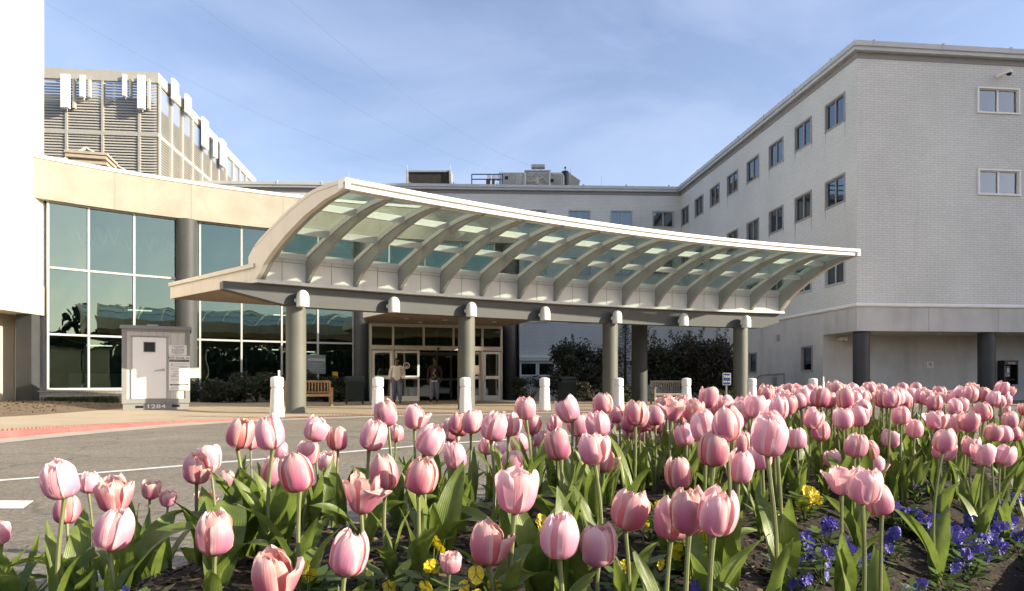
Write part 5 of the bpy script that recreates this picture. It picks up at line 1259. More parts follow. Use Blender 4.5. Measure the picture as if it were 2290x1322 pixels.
m = MB(); m.tube([(fx, fy, 0), (fx, fy, H * .6), (fx + .03, fy, H * .98)], [.09, .05, .01], 8); m.build('trunk', M['bark'], fir)
m = MB()
for k in range(170):
    z = .25 + (H - .3) * (k / 169) ** .9; L = (1 - z / H) * 1.25 + .10; a = k * 2.4; d = Vector((math.cos(a), math.sin(a), -.18))
    for j in range(38):
        s = rnd.random(); p = Vector((fx, fy, z)) + d * L * s + Vector((rnd.gauss(0, .05), rnd.gauss(0, .05), rnd.gauss(0, .03) + .14 * s * s)); ax = (d + Vector((rnd.gauss(0, .6), rnd.gauss(0, .6), rnd.gauss(0, .3)))).normalized() * .075; w = ax.cross(Vector((rnd.gauss(0, 1), .2, 1))).normalized() * .014
        m.face([p - w, p + ax, p + w])
m.build('crown', M['fir'], fir)
for i, (px, y, Yb, rx, lb) in enumerate(((1612, 868, 25.2, .7, 'low clipped boxwood below the TAXI sign'), (1706, 868, 26.5, .65, 'low clipped boxwood right of the rightmost canopy column'), (1738, 868, 27.2, .7, 'low clipped boxwood under the electrical box'))):
    t = at(px, y, Yb); shrub(lb, (t.x, Yb, t.z * .5), (rx, .45, t.z * .55), 2600, .035, M['box'], 'clipped boxwood by the concrete wall', 60 + i, 'boxwood', 10, 4)

# ================================================================== flower bed
BED = [(-2.05, .35), (-1.85, 1.6), (-1.70, 2.2), (-1.45, 2.75), (-.95, 3.3), (-.25, 3.9), (.8, 4.7), (2.2, 5.7), (3.9, 6.35), (4.75, 6.35), (4.55, 5.45), (3.08, 3.72), (1.90, 2.47), (1.30, 1.70), (.75, .95), (.35, .35)]
def inside(x, y, P=BED):
    c = False
    for (a, b), (d, e) in zip(P, P[1:] + P[:1]):
        if (b > y) != (e > y) and x < (d - a) * (y - b) / (e - b) + a: c = not c
    return c
def edge_d(x, y):
    best = 9
    for (a, b), (d, e) in zip(BED, BED[1:] + BED[:1]):
        vx, vy = d - a, e - b; t = max(0, min(1, ((x - a) * vx + (y - b) * vy) / (vx * vx + vy * vy))); best = min(best, math.hypot(x - a - vx * t, y - b - vy * t))
    return best if inside(x, y) else -best
def soil(x, y):
    d = edge_d(x, y)
    if d < -.05: return 0.0
    s = max(0, min(1, (d + .05) / (1.05 - .45 * max(0, min(1, (x - 1.2) / 1.5))))); s = s * s * (3 - 2 * s)
    return .02 + .33 * s + .022 * noise.noise(Vector((x * 3, y * 3, 1))) * min(1, max(0, d * 4)) + .010 * noise.noise(Vector((x * 11, y * 11, 4)))
m = MB(); NX, NY = 140, 116; x0, x1, y0, y1 = -2.3, 6.4, .2, 7.4; vid = {}
for i in range(NX + 1):
    for j in range(NY + 1):
        x, y = x0 + (x1 - x0) * i / NX, y0 + (y1 - y0) * j / NY
        if edge_d(x, y) > -.12: vid[i, j] = len(m.v); m.v.append(Vector((x, y, soil(x, y) if edge_d(x, y) > -.04 else -.02)))
for i in range(NX):
    for j in range(NY):
        q = [(i, j), (i + 1, j), (i + 1, j + 1), (i, j + 1)]
        if all(k in vid for k in q): m.idx([vid[k] for k in q])
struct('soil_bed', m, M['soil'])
rnd = random.Random(3); m = MB()
for k in range(15000):
    Y = 1.2 + 3.2 * rnd.random() ** 1.6; X = rnd.uniform(-.95, .80) * Y
    if edge_d(X, Y) < -.02: continue
    q = Vector((X, Y, soil(X, Y) + rnd.uniform(-.002, .008))); a = rnd.uniform(0, 6.28)
    d1 = Vector((math.cos(a), math.sin(a), rnd.uniform(-.35, .35))) * rnd.uniform(.005, .022); d2 = d1.cross(Vector((rnd.gauss(0, .4), rnd.gauss(0, .4), 1))).normalized() * rnd.uniform(.002, .008)
    m.face([q - d1 - d2, q + d1 - d2 * .6, q + d1 * .9 + d2, q - d1 * .8 + d2], None, 0 if rnd.random() < .6 else (1 if rnd.random() < .6 else 2))
o = m.build('mulch_chips', [mat('chip_dark', (.03, .019, .011), .9, .3), mat('chip_brown', (.075, .048, .026), .9, .3), mat('chip_pale', (.20, .15, .09), .9, .3)]); tag(o, kind='stuff'); o['label'] = 'shredded bark and soil crumbs over the flower bed'
kb = MB(); sweep(kb, [(.35, .35), (.75, .95), (1.30, 1.70), (1.90, 2.47), (3.08, 3.72), (4.55, 5.45)], [(0, -.05), (0, .10), (.02, .115), (.14, .115), (.16, .10), (.16, -.05)]); tag(kb.build('bed_kerb', M['gutter']), kind='structure')

# ---- tulip parts
def petal_mat(name, edge, midc, flame, base):
    m = bpy.data.materials.new(name); m.use_nodes = True; nt = m.node_tree; N = nt.nodes; K = nt.links; b = N['Principled BSDF']
    uvn = N.new('ShaderNodeUVMap'); sp = N.new('ShaderNodeSeparateXYZ'); K.new(uvn.outputs[0], sp.inputs[0])
    oi = N.new('ShaderNodeObjectInfo')
    def mth(op, a, bb=None, c=None):
        n = N.new('ShaderNodeMath'); n.operation = op
        for i, v in enumerate((a, bb, c)):
            if v is None: continue
            if isinstance(v, (int, float)): n.inputs[i].default_value = v
            else: K.new(v, n.inputs[i])
        return n.outputs[0]
    def rng(v, a, bb, c=0., d=1.):
        n = N.new('ShaderNodeMapRange'); n.interpolation_type = 'SMOOTHSTEP'; K.new(v, n.inputs[0]); n.inputs[1].default_value = a; n.inputs[2].default_value = bb; n.inputs[3].default_value = c; n.inputs[4].default_value = d; return n.outputs[0]
    def mix(f, a, bb):
        n = N.new('ShaderNodeMix'); n.data_type = 'RGBA'; K.new(f, n.inputs[0])
        for s, v in ((6, a), (7, bb)):
            if isinstance(v, tuple): n.inputs[s].default_value = (*v, 1)
            else: K.new(v, n.inputs[s])
        return n.outputs[2]
    mp = N.new('ShaderNodeMapping'); mp.inputs['Scale'].default_value = (26, 1.6, 1); K.new(uvn.outputs[0], mp.inputs[0]); nz = N.new('ShaderNodeTexNoise'); nz.inputs['Scale'].default_value = 1.0; nz.inputs['Detail'].default_value = 4; nz.noise_dimensions = '4D'
    K.new(mp.outputs[0], nz.inputs['Vector']); K.new(mth('MULTIPLY', oi.outputs['Random'], 40.), nz.inputs['W'])
    v = mth('ADD', sp.outputs[1], mth('MULTIPLY', mth('SUBTRACT', nz.outputs[0], .5), .22)); au = mth('ABSOLUTE', mth('SUBTRACT', mth('MULTIPLY', sp.outputs[0], 2.), 1.))
    au = mth('ADD', au, mth('MULTIPLY', mth('SUBTRACT', nz.outputs[0], .5), .35))
    c = mix(rng(au, .55, 1.1), midc, edge)
    c = mix(rng(v, .45, 1.0, 0., .8), c, edge)
    fl = mth('MULTIPLY', rng(au, .98, .08), rng(v, .92, .16)); c = mix(mth('MULTIPLY', fl, .88), c, flame)
    c = mix(rng(v, .20, .0, 0., .8), c, base)
    hs = N.new('ShaderNodeHueSaturation'); K.new(c, hs.inputs['Color']); K.new(rng(oi.outputs['Random'], 0, 1, .488, .512), hs.inputs['Hue']); K.new(rng(oi.outputs['Random'], 0, 1, .82, 1.16), hs.inputs['Saturation']); K.new(rng(oi.outputs['Random'], 0, 1, 1.08, .86), hs.inputs['Value'])
    c = hs.outputs[0]
    K.new(c, b.inputs['Base Color']); b.inputs['Roughness'].default_value = .42; b.inputs['Specular IOR Level'].default_value = .35
    bp = N.new('ShaderNodeBump'); bp.inputs['Strength'].default_value = .35; bp.inputs['Distance'].default_value = .003; K.new(nz.outputs[0], bp.inputs['Height']); K.new(bp.outputs[0], b.inputs['Normal'])
    tl = N.new('ShaderNodeBsdfTranslucent'); K.new(c, tl.inputs[0]); ms = N.new('ShaderNodeMixShader'); ms.inputs[0].default_value = .36; K.new(b.outputs[0], ms.inputs[1]); K.new(tl.outputs[0], ms.inputs[2]); K.new(ms.outputs[0], N['Material Output'].inputs[0])
    return m
PET = [petal_mat('petal_outer', (.92, .71, .66), (.79, .40, .45), (.56, .19, .36), (.45, .15, .25)), petal_mat('petal_inner', (.90, .61, .56), (.79, .33, .33), (.70, .26, .32), (.45, .14, .16))]
PROF = ((0, .05, 0), (.08, .20, .02), (.18, .33, .09), (.32, .425, .24), (.48, .455, .43), (.62, .445, .60), (.76, .405, .76), (.88, .325, .90), (1, .215, .985))
def prof(v):
    for (a, r, z), (b, r2, z2) in zip(PROF, PROF[1:]):
        if a <= v <= b: t = (v - a) / (b - a); return r + (r2 - r) * t, z + (z2 - z) * t
    return PROF[-1][1:]
def bloom(seed, opened=0., flare=(), ruff=.02, fat=1.0, n_u=9, n_v=15):
    rnd = random.Random(seed); m = MB()
    for ring in (1, 0):
        for k in range(3):
            th = k * 2.0944 + (1.0472 if ring else 0) + rnd.uniform(-.12, .12); sc = (.88 if ring else 1.0) * rnd.uniform(.96, 1.05); hz = rnd.uniform(.92, 1.06) * (.955 if ring else 1.0)
            op = opened * rnd.uniform(.6, 1.3) + rnd.uniform(-.03, .04); fl = flare[k] if (not ring and k < len(flare)) else 0.; ph = rnd.uniform(0, 6.28); wid = rnd.uniform(.78, .92); tipx = rnd.uniform(-.1, .1)
            P, UV = [], []
            for j in range(n_v):
                v = j / (n_v - 1); r, z = prof(v); r *= fat; tw = wid * (1.0 if v < .55 else max(.05, 1 - ((v - .55) / .45) ** 5.0) ** .5)
                r2 = r * sc + op * v * v * .5; z2 = z * hz
                if fl > 0 and v > .25: s = (v - .25) / .75; r2 += fl * s ** 1.4 * .62; z2 -= fl * s ** 2 * .42
                row, ur = [], []
                for i in range(n_u):
                    u = i / (n_u - 1) * 2 - 1; a = th + u * tw + tipx * v * v; edge = abs(u) ** 2
                    rr = r2 * (1 - .07 * u * u * (1 if v > .3 else 0)) - .018 * math.exp(-(u / .16) ** 2) * math.sin(math.pi * v) + ruff * math.sin(ph + u * 5 + v * 9) * edge * v + ruff * .8 * math.sin(ph * 2 + u * 9) * v ** 4
                    zz = z2 + (ruff * 1.4 * math.sin(ph + u * 7) * v ** 5) - (.05 * edge * v ** 3) + rnd.uniform(-.006, .006) * v
                    row.append((rr * math.cos(a), rr * math.sin(a), zz)); ur.append(((u + 1) / 2, v))
                P.append(row); UV.append(ur)
            m.grid(P, UV, ring, True)
    return m.build('bloom', PET, None, False, me_only=True)
BL_ = {'c': [bloom(100 + i, rnd.uniform(-.12, .06), (), rnd.uniform(.015, .035), rnd.uniform(.92, 1.06)) for i in range(9)] + [bloom(170 + i, rnd.uniform(.02, .14), ((0, rnd.uniform(.15, .35), 0) if i % 2 else ()), rnd.uniform(.02, .045), rnd.uniform(.94, 1.08)) for i in range(6)],
       'o': [bloom(130 + i, rnd.uniform(.28, .45), (), .03) for i in range(3)],
       'f': [bloom(140 + i, .08, [(.55, 0, 0), (0, .7, 0), (.4, .5, 0)][i], .03) for i in range(3)],
       'w': [bloom(150 + i, .55, (.7, .5, .8), .05) for i in range(2)],
       'r': [bloom(160 + i, .12, (.25, .3, .15), .07, .9) for i in range(2)]}
M['stemg'] = mat('tulip_stem', (.17, .19, .075), .5, .2, 20)
def tul_leaf_mat():
    m = leaf_mat('tulip_leaf', (.125, .18, .034), (.195, .255, .05), .45, .36); nt = m.node_tree; N = nt.nodes; K = nt.links
    uvn = N.new('ShaderNodeUVMap'); w_ = N.new('ShaderNodeTexWave'); w_.inputs['Scale'].default_value = 4.2; w_.inputs['Distortion'].default_value = .8; w_.bands_direction = 'X'; K.new(uvn.outputs[0], w_.inputs[0])
    bp = N.new('ShaderNodeBump'); bp.inputs['Strength'].default_value = .3; bp.inputs['Distance'].default_value = .002; K.new(w_.outputs['Fac'], bp.inputs['Height']); K.new(bp.outputs[0], N['Principled BSDF'].inputs['Normal'])
    return m
M['tleaf'] = tul_leaf_mat()
def leaf(seed, bend, wid=.13, fold=.45, twist=.3):
    rnd = random.Random(seed); m = MB(); P, UV = [], []; pos = Vector((.01, 0, 0)); ph = rnd.uniform(0, 6.28); nv = 15
    for j in range(nv):
        v = j / (nv - 1); an = .12 + bend * v ** 1.5; d = Vector((math.sin(an), 0, math.cos(an)))
        if j: pos = pos + d / (nv - 1)
        nrm_ = Vector((-math.cos(an), 0, math.sin(an))); w = wid * (.42 + .58 * math.sin(min(1, v / .42) * math.pi / 2)) * (1 if v < .42 else max(0.01, 1 - ((v - .42) / .58) ** 1.9)); tw = twist * v
        side = Vector((0, math.cos(tw), 0)) + nrm_ * math.sin(tw); up = nrm_ * math.cos(tw) - Vector((0, math.sin(tw), 0)); fo = fold * (1 - .55 * v); row, ur = [], []
        for i in range(7):
            u = i / 3 - 1; q = pos + side * (w * u * math.cos(fo * .6)) + up * (abs(u) ** 1.4 * w * fo + .014 * math.sin(ph + v * 11 + u) * u * u * v)
            row.append(q); ur.append(((u + 1) / 2, v))
        P.append(row); UV.append(ur)
    m.grid(P, UV); return m.build('leaf', M['tleaf'], None, False, me_only=True)
LV = [leaf(200 + i, (.35, .6, .9, 1.3, 1.7, .25, .75, 1.1, .5, 2.1)[i], (.09, .115, .125, .11, .12, .08, .13, .095, .105, .12)[i], .5, (-.4, .3, .6, -.5, .2, .4, -.3, .5, -.6, .2)[i]) for i in range(10)]
LVU = [LV[i] for i in (0, 0, 1, 5, 5, 8, 6, 2)]
def kid(name, me, parent, loc, rot, sc):
    o = bpy.data.objects.new(name, me); col.objects.link(o); o.parent = parent; o.location = loc; o.rotation_euler = rot; o.scale = (sc, sc, sc) if not isinstance(sc, tuple) else sc; return o
GRP = 'pink tulips in the flower bed'; placed = []
def tulip(px, yt, yb, kind='c', label=None, wide=1.0, h0=.092, tilt=None):
    H = max(12, yb - yt); Y = FL * h0 / H
    for _ in range(60):
        b = at(px, yb, Y)
        if inside(b.x, b.y) and edge_d(b.x, b.y) > .05 and b.z - soil(b.x, b.y) > .13: break
        Y *= .97
    make_tulip(b, H / FL * Y, kind, label, wide, tilt)
def make_tulip(b, hgt, kind, label, wide=1.0, tilt=None, nl=None):
    x, y = b.x + rnd.uniform(-.025, .025), b.y + rnd.uniform(-.02, .02); zs = soil(x, y) - .012
    t = thing('tulip', label, 'tulip', (x, y, zs), 0, GRP); L = b.z - zs; top = Vector((b.x - x, b.y - y, L)); lean = Vector((rnd.uniform(-.025, .025), rnd.uniform(-.02, .02), 0)) * L * 3
    m = MB(); n = 8; r0 = .0046 * hgt / .09 + .0004
    m.tube([top * (k / n) + lean * math.sin(math.pi * k / n) * .6 for k in range(n + 1)], [r0 * (1.15 - .25 * k / n) for k in range(n)] + [r0 * 1.25], 7); m.build('stem', M['stemg'], t, False)
    tx, ty = tilt if tilt else (rnd.gauss(0, .15), rnd.gauss(0, .15))
    kid('bloom', BL_['f'][0] if kind == 'f' and label != FAR else rnd.choice(BL_[kind]), t, top - Vector((0, 0, .003)), (tx, ty, rnd.uniform(-.35, .35) if kind == 'f' else rnd.uniform(0, 6.28)), (hgt * wide, hgt * wide, hgt))
    a0 = rnd.uniform(0, 6.28)
    for k in range(nl if nl is not None else rnd.choice((2, 3, 3))):
        s = min(rnd.uniform(.20, .34), L * .85); kid('leaf', rnd.choice(LV if y < 2.3 else LVU), t, (0, 0, L * (.0 if k < 2 else .12)), (rnd.uniform(-.12, .12), rnd.uniform(-.12, .12), a0 + k * 2.3 + rnd.uniform(-.4, .4)), (s, s * rnd.uniform(.8, 1.25), s))
    placed.append((b.x, b.y)); return t
FAR = 'pink tulip crowded among look alike blooms in the dense rear bank of the bed'
TL = [
 (145,1025,1112,'c','pink tulip nearest the left edge with its head over the white road line'), (150,1108,1170,'c','small pink tulip tucked behind the stem of the tall one at the far left'), (198,1053,1102,'c','small mauve pink tulip just right of the tall one at the far left'),
 (258,1060,1142,'r','broad pink tulip rising directly behind the lower front one at the left'), (245,1133,1228,'c','pale front tulip at the left with a bright sunlit right half'), (335,1073,1115,'o','small flared pink tulip alone against the asphalt'), (375,1094,1132,'r','smallest pink tulip against the asphalt, low and ruffled'),
 (4,1160,1215,'r','pink tulip cut by the left edge of the picture'), (440,1008,1078,'f','salmon pink tulip with one petal dropped open, left of centre'), (472,995,1053,'o','wide open mauve tulip behind the one with a dropped petal'), (455,1096,1135,'w','low tulip blown wide open, below the one with a dropped petal'), (508,1050,1090,'c','small mauve tulip left of the tall pair below the booth'),
 (530,926,998,'c','tall pink tulip in front of the kerb, left one of the high pair'), (610,926,1003,'c','tall pink tulip overlapping the foot of the leftmost bollard'), (700,930,985,'c','pink tulip just below the leftmost canopy column'), (756,952,1006,'c','slim pale tulip alone between the leftmost column and the doors'),
 (825,935,1005,'c','front one of a pink tulip pair below the second bollard'), (868,892,952,'c','tall pink tulip reaching the feet of the man in the cream sweater'), (927,903,958,'f','pink tulip with one tip curling right, in front of the doorway'), (948,940,1012,'c','pink tulip with a bright white right side below the doorway'),
 (480,1140,1238,'c','deep pink tulip in the left foreground above dark soil'), (670,1007,1098,'c','large pink tulip in the left centre with a half lit face'), (607,1018,1087,'c','pink tulip half hidden behind the large one in the left centre'), (685,983,1040,'o','pale tulip behind the large one in the left centre'), (735,1008,1055,'c','small open pink tulip right of the large one in the left centre'),
 (620,1220,1330,'f','largest pink tulip at the bottom edge with a petal curling to the right'), (770,1181,1285,'c','large pink tulip at the bottom, right of the largest one'), (807,1058,1146,'w','lily like tulip with petals spread wide beside a tall pair'), (862,1014,1095,'c','pink tulip leaning right, left one of the tall centre pair'), (935,1016,1100,'c','upright pink tulip, right one of the tall centre pair'),
 (1022,985,1047,'c','pink tulip leaning right on a bare stem in the centre'), (1005,1228,1278,'r','small ruffled pink tulip low among leaves at the bottom centre'), (1092,1162,1260,'f','large mauve pink tulip at the bottom centre with a petal flicking right'), (1150,1045,1145,'o','large open cupped tulip in the centre'), (1148,1005,1060,'c','pink tulip peeping over the large open cupped one'),
 (1176,883,935,'c','tall pink tulip standing in front of the fourth bollard gap'), (1098,916,984,'c','broad pink tulip on a long stem in the centre of the road'), (1137,918,975,'c','pink tulip close behind the broad long stemmed one'), (1190,925,955,'c',None), (1250,1140,1245,'c','large pale tulip at the bottom right of centre'), (1337,1168,1263,'c','narrow pale pink tulip beside the large one, near the yellow bud'),
 (1397,1087,1180,'c','mauve tulip alone on a straight stem right of centre'), (1520,1017,1090,'c','round pink tulip above the three clustered front blooms'), (1500,1107,1205,'c','left one of the three clustered front blooms, with a folded pale edge'), (1540,1088,1192,'c','middle one of the three clustered front blooms'), (1595,1082,1190,'c','right one of the three clustered front blooms, big and round'),
 (1255,957,1027,'c','pink tulip upright above the pale green leaves in the middle'), (1330,963,1037,'c','plump pink tulip left of the split one'), (1350,998,1053,'f','pink tulip with a curling pale tip beneath the plump one'), (1595,960,1040,'c','pink tulip with creased petals in the right centre'), (1650,1002,1077,'c','pink tulip with a bright rim, right of the creased one'), (1625,905,985,'c','tall broad pink tulip behind the creased one'),
 (1715,930,1018,'o','widest open tulip in the right centre'), (1780,955,1003,'c','small pink tulip on a curved stem right of the widest open one'), (1705,990,1048,'c',None), (1420,893,950,'c','tall round pink tulip before the dark bench'), (1280,883,942,'o','broad pale tulip before the third canopy column'), (1350,878,925,'c','tallest pink tulip overlapping the fifth bollard'), (1340,915,975,'c',None), (1535,945,995,'c','mauve tulip right of the split one'),
 (1502,890,940,'w','split tulip showing its dark centre'), (1580,915,985,'c',None), (1640,912,965,'c',None), (1545,890,935,'c',None), (1580,865,910,'o','pale tulip with a pointed tip before the sixth bollard'), (1682,878,930,'o','cupped pink tulip below the TAXI sign'), (1735,915,985,'c','pale tulip with a wavy top right of the widest open one'),
 (1882,1037,1105,'w','lily like flared tulip at the left of the right hand cluster'), (1928,1036,1122,'c','main upright tulip of the right hand cluster'), (1972,1075,1148,'c','salmon pink tulip low at the right of the right hand cluster'), (1958,1018,1062,'f','tulip with pointed tips behind the right hand cluster'), (1862,1003,1042,'c','pale tulip at the upper left of the right hand cluster'), (1910,965,1020,'c','pink tulip above the right hand cluster'), (1948,980,1026,'c','pale tulip half behind the one above the right hand cluster'),
 (2108,955,1010,'c','pink tulip at the front of the right bank, above blue pansies'), (2170,974,1018,'o','squat open tulip at the front of the right bank'), (2045,935,977,'c','slim tulip leftmost at the front of the right bank'), (1885,910,958,'c','round tulip with dark base at the left of the right bank'),
 (1240,925,965,'c',None), (1085,975,1015,'c',None), (1120,990,1030,'c',None), (1012,952,990,'c',None), (885,945,985,'c',None), (625,985,1025,'c',None), (560,965,1003,'c',None), (1440,925,965,'c',None), (1465,905,950,'c',None), (1385,905,945,'c',None), (1165,970,1012,'c',None), (1205,960,1000,'c',None), (1290,930,972,'c',None), (1410,940,980,'c',None),
 (2015,905,948,'c',None), (2215,945,985,'c',None), (2260,920,956,'c',None), (2235,850,882,'c',None), (1990,958,1000,'c',None), (1810,910,955,'c',None), (1835,940,985,'c',None), (1868,850,886,'c',None), (1920,862,898,'c',None), (1755,880,925,'c',None), (1790,875,915,'c',None), (2270,950,985,'c',None), (2075,870,905,'c',None), (2140,925,965,'c',None), (1655,960,1010,'c',None), (1605,1000,1045,'c',None)]
FAR = 'pink tulip crowded among look alike blooms in the dense rear bank of the bed'
for a in TL:
    px, yt, yb, kind, lb = a
    tulip(px, yt, yb, kind, lb or FAR, {'w': .80, 'o': .92}.get(kind, .98 if yb - yt > 60 else 1.05))
tries = 0; target = len(placed) + 176
while len(placed) < target and tries < 9000:
    tries += 1; Y = rnd.uniform(2.75, 5.5); X = rnd.uniform(-.1, .80) * Y
    if edge_d(X, Y) < .07 or (X / Y < .10 and rnd.random() < .8) or (X / Y > .45 and Y < 2.9): continue
    if min(math.hypot(X - a, Y - b) for a, b in placed) < .105: continue
    zt_ = soil(X, Y) + rnd.gauss(.50, .035); hgt = rnd.uniform(.086, .104); pxx = CX + X / Y * FL
    lim = 905 if pxx < 1480 else (880 if pxx < 1700 else 852); zt_ = min(zt_, CAMZ - (lim + rnd.uniform(0, 22) - HY) / FL * Y)
    make_tulip(Vector((X, Y, zt_ - hgt)), hgt, rnd.choices('corf', (8, 1.2, .8, .6))[0], FAR, rnd.uniform(.95, 1.08))
# leaf tufts without a flower, filling the bed
tuf = 0; tries = 0
while tuf < 84 and tries < 4000:
    tries += 1; Y = rnd.uniform(1.5, 5.6); X = rnd.uniform(-.85, .78) * Y
    if edge_d(X, Y) < .05: continue
    py = HY + (CAMZ - soil(X, Y)) / Y * FL; px = CX + X / Y * FL
    if px > 1680 and py > 1105: continue
    if 1290 < px < 1500 and py > 1205: continue
    tuf += 1; t = thing('leaf_tuft', 'tuft of broad tulip leaves without a flower', 'tulip leaves', (X, Y, soil(X, Y) - .01), 0, 'flowerless tulip tufts in the bed')
    a0 = rnd.uniform(0, 6.28)
    for k in range(rnd.choice((3, 4, 5))):
        s = rnd.uniform(.20, .33); kid('leaf', rnd.choice(LV), t, (rnd.uniform(-.015, .015), rnd.uniform(-.015, .015), 0), (rnd.uniform(-.15, .15), rnd.uniform(-.15, .15), a0 + k * 2.0 + rnd.uniform(-.5, .5)), (s, s * rnd.uniform(.85, 1.35), s))

# ---- pansies
def pansy_flower(seed, cols):
    r_ = random.Random(seed); m = MB()
    for k, (a, s, off) in enumerate(((1.57 + .75, 1.0, -.12), (1.57 - .75, 1.0, -.12), (math.pi + .25, .92, .0), (-.25, .92, .0), (-1.57, 1.15, .10))):
        rows = []; uv = []
        for j in range(6):
            v = j / 5; row = []; ur = []
            for i in range(9):
                u = i / 4 - 1; rad = s * v * (1 - .16 * u * u) ; an = a + u * .72 * (.55 + .45 * v); row.append((rad * math.cos(an) , off * (1 - v * .3) + .10 * math.sin(u * 7 + k) * v ** 3 - .16 * v * v + r_.uniform(-.02, .02) * v, rad * math.sin(an))); ur.append(((u + 1) / 2, v))
            rows.append(row); uv.append(ur)
        m.grid(rows, uv)
    return m.build('flower', cols, None, False, me_only=True)
def pans_mat(name, c, edge, eye):
    m = leaf_mat(name, c, edge, .30, .5); nt = m.node_tree; N = nt.nodes; K = nt.links; b = N['Principled BSDF']; old = b.inputs['Base Color'].links[0].from_socket
    uvn = N.new('ShaderNodeUVMap'); sp = N.new('ShaderNodeSeparateXYZ'); K.new(uvn.outputs[0], sp.inputs[0]); r = N.new('ShaderNodeMapRange'); r.inputs[1].default_value = .32; r.inputs[2].default_value = .12; K.new(sp.outputs[1], r.inputs[0])
    mx = N.new('ShaderNodeMix'); mx.data_type = 'RGBA'; K.new(r.outputs[0], mx.inputs[0]); K.new(old, mx.inputs[6]); mx.inputs[7].default_value = (*eye, 1); K.new(mx.outputs[2], b.inputs['Base Color']); return m
PY = [pansy_flower(300 + i, pans_mat('yellow_pansy', (.72, .56, .02), (.80, .66, .05), (.55, .25, .01))) for i in range(2)]
PV = [pansy_flower(310 + i, pans_mat('violet_pansy', (.055, .040, .30), (.13, .105, .47), (.03, .01, .10))) for i in range(2)]
def pansy_leaf(seed):
    r_ = random.Random(seed); m = MB()
    for k in range(26):
        a = r_.uniform(0, 6.28); L = r_.uniform(.02, .065); z = r_.uniform(.005, .07); c = Vector((math.cos(a) * L * .7, math.sin(a) * L * .7, z)); d = Vector((math.cos(a), math.sin(a), r_.uniform(-.2, .6))).normalized() * .022; w = d.cross(Vector((0, 0, 1))).normalized() * .010
        m.face([c - d, c - d * .3 + w, c + d * .5 + w * .8, c + d, c + d * .5 - w * .8, c - d * .3 - w])
        if k % 4 == 0: m.tube([(0, 0, 0), c], .0018, 4)
    return m.build('foliage', M['pleaf'], None, False, me_only=True)
M['pleaf'] = leaf_mat('pansy_leaf', (.06, .11, .02), (.12, .18, .035), .3)
PL = [pansy_leaf(320 + i) for i in range(3)]
def pansy(px, y, n, meshes, label, group, sz=.022, lift=.10):
    Y = 2.0
    for _ in range(40):
        X = (px - CX) / FL * Y; z = soil(X, Y) + lift; Y2 = (CAMZ - z) * FL / (y - HY); Y += (Y2 - Y) * .5
    X = (px - CX) / FL * Y
    if edge_d(X, Y) < .03: return
    t = thing('pansy', label, 'pansy', (X, Y, soil(X, Y) - .005), 0, group); kid('foliage', rnd.choice(PL), t, (0, 0, 0), (0, 0, rnd.uniform(0, 6)), rnd.uniform(1.1, 1.6))
    for k in range(n + (3 if px > 1650 and n > 2 else 0)):
        a = rnd.uniform(0, 6.28); r_ = rnd.uniform(0, .055) * (n > 1); q = Vector((r_ * math.cos(a), r_ * math.sin(a) * .7, lift + rnd.uniform(-.035, .02)))
        kid('flower', rnd.choice(meshes), t, q, (rnd.uniform(-.5, .35), rnd.uniform(-.35, .35), rnd.uniform(-.9, .9)), sz * rnd.uniform(.8, 1.1) * (.5 if px < 400 else (.78 if y > 1230 else 1.0)))
        m = MB(); m.tube([(0, 0, .02), tuple(q * .6 + Vector((0, 0, .02))), tuple(q + Vector((0, .006, 0)))], .0013, 5); m.build('stalk', M['stemg'], t, False)
GY, GV = 'yellow pansies in the bed', 'violet blue pansies in the bed'
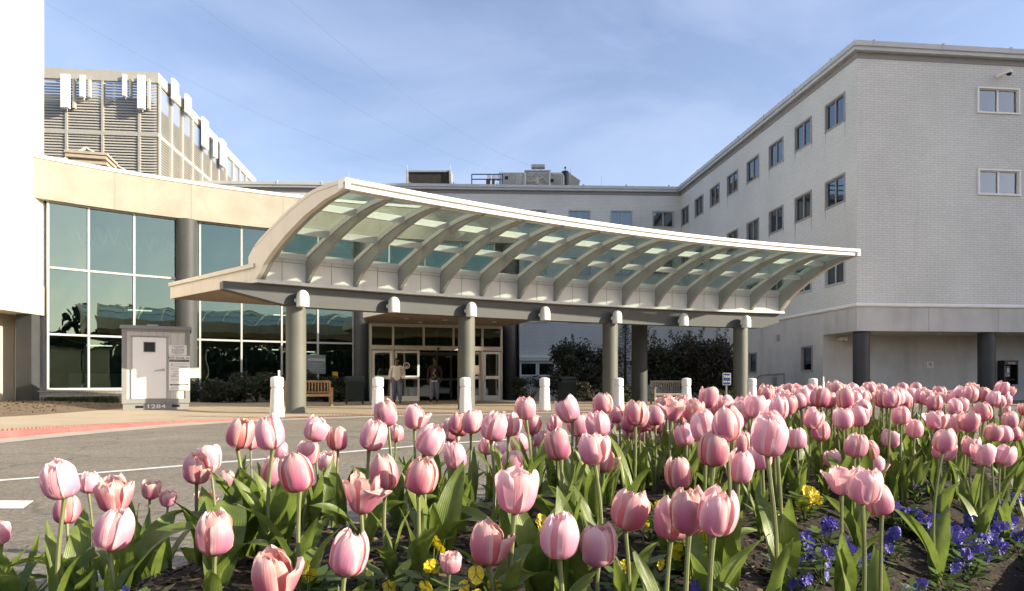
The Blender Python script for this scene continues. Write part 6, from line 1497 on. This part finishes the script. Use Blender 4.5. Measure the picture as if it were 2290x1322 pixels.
for px, y, n, lb in ((968, 1200, 3, 'yellow pansy clump beside a tall stem in the bottom centre'), (945, 1245, 2, 'small yellow pansy below the bottom centre clump'), (1170, 1168, 3, 'yellow pansy behind the large mauve tulip at the bottom centre'), (1195, 1178, 4, 'largest yellow pansy clump, right of the large mauve tulip'), (690, 1265, 2, 'yellow pansy beside the largest tulip with the curling petal'), (870, 1272, 1, 'single yellow pansy low in the leaves left of the ruffled small tulip'), (1060, 1300, 4, 'yellow pansy clump at the bottom edge below the ruffled small tulip'), (910, 1312, 2, 'yellow pansy at the bottom edge left of centre'), (1445, 1250, 3, 'yellow pansy standing clear over bare soil'), (1530, 1205, 3, 'yellow pansy behind the stems of the three clustered tulips'), (1457, 1140, 2, 'yellow pansy right of the single mauve tulip'), (1400, 1262, 2, 'yellow pansy left of the one over bare soil'), (1722, 1138, 2, 'yellow pansy half hidden by stems in the right centre'), (1800, 1108, 3, 'farthest yellow pansy clump, above the violet ones'), (1818, 1096, 2, 'pale yellow pansy at the rear of the right half')):
    pansy(px, y, n, PY, lb, GY)
SV = 'violet blue pansy clump over dark soil in the right part of the bed'
for px, y, n, lb in ((1780, 1190, 5, 'violet pansy clump leftmost on the bare soil'), (1848, 1172, 4, None), (1842, 1238, 6, None), (1805, 1285, 6, 'violet pansy clump at the bottom right, lowest of its kind'), (2050, 1150, 5, None), (2082, 1162, 5, None), (2030, 1143, 2, None), (2135, 1208, 6, 'tall violet pansy clump in front of leaves at the right'), (2165, 1242, 4, None), (2150, 1165, 3, None), (2120, 1270, 2, 'single low violet pansy near the bottom right corner'), (1915, 1243, 3, None), (2052, 1305, 4, None), (2240, 1150, 7, 'largest violet pansy drift at the right edge'), (2222, 1178, 6, None), (2262, 1168, 5, None), (2185, 1225, 4, None), (2092, 1053, 2, None), (2048, 1080, 2, None), (2245, 1078, 3, None), (2280, 1113, 4, None), (1995, 1190, 4, None), (298, 1312, 2, 'violet pansy at the lower left beside the asphalt'), (1548, 1303, 4, 'violet pansy at the bottom edge among tulip stems'), (1962, 1235, 3, None), (1700, 1022, 1, None), (2200, 1205, 5, None), (2275, 1190, 6, None), (2250, 1128, 5, None), (2105, 1190, 4, None), (2160, 1195, 5, None), (2230, 1205, 4, None), (1890, 1215, 4, None), (1760, 1240, 3, None), (2000, 1130, 3, None)):
    pansy(px, y, n, PV, lb or SV, GV)
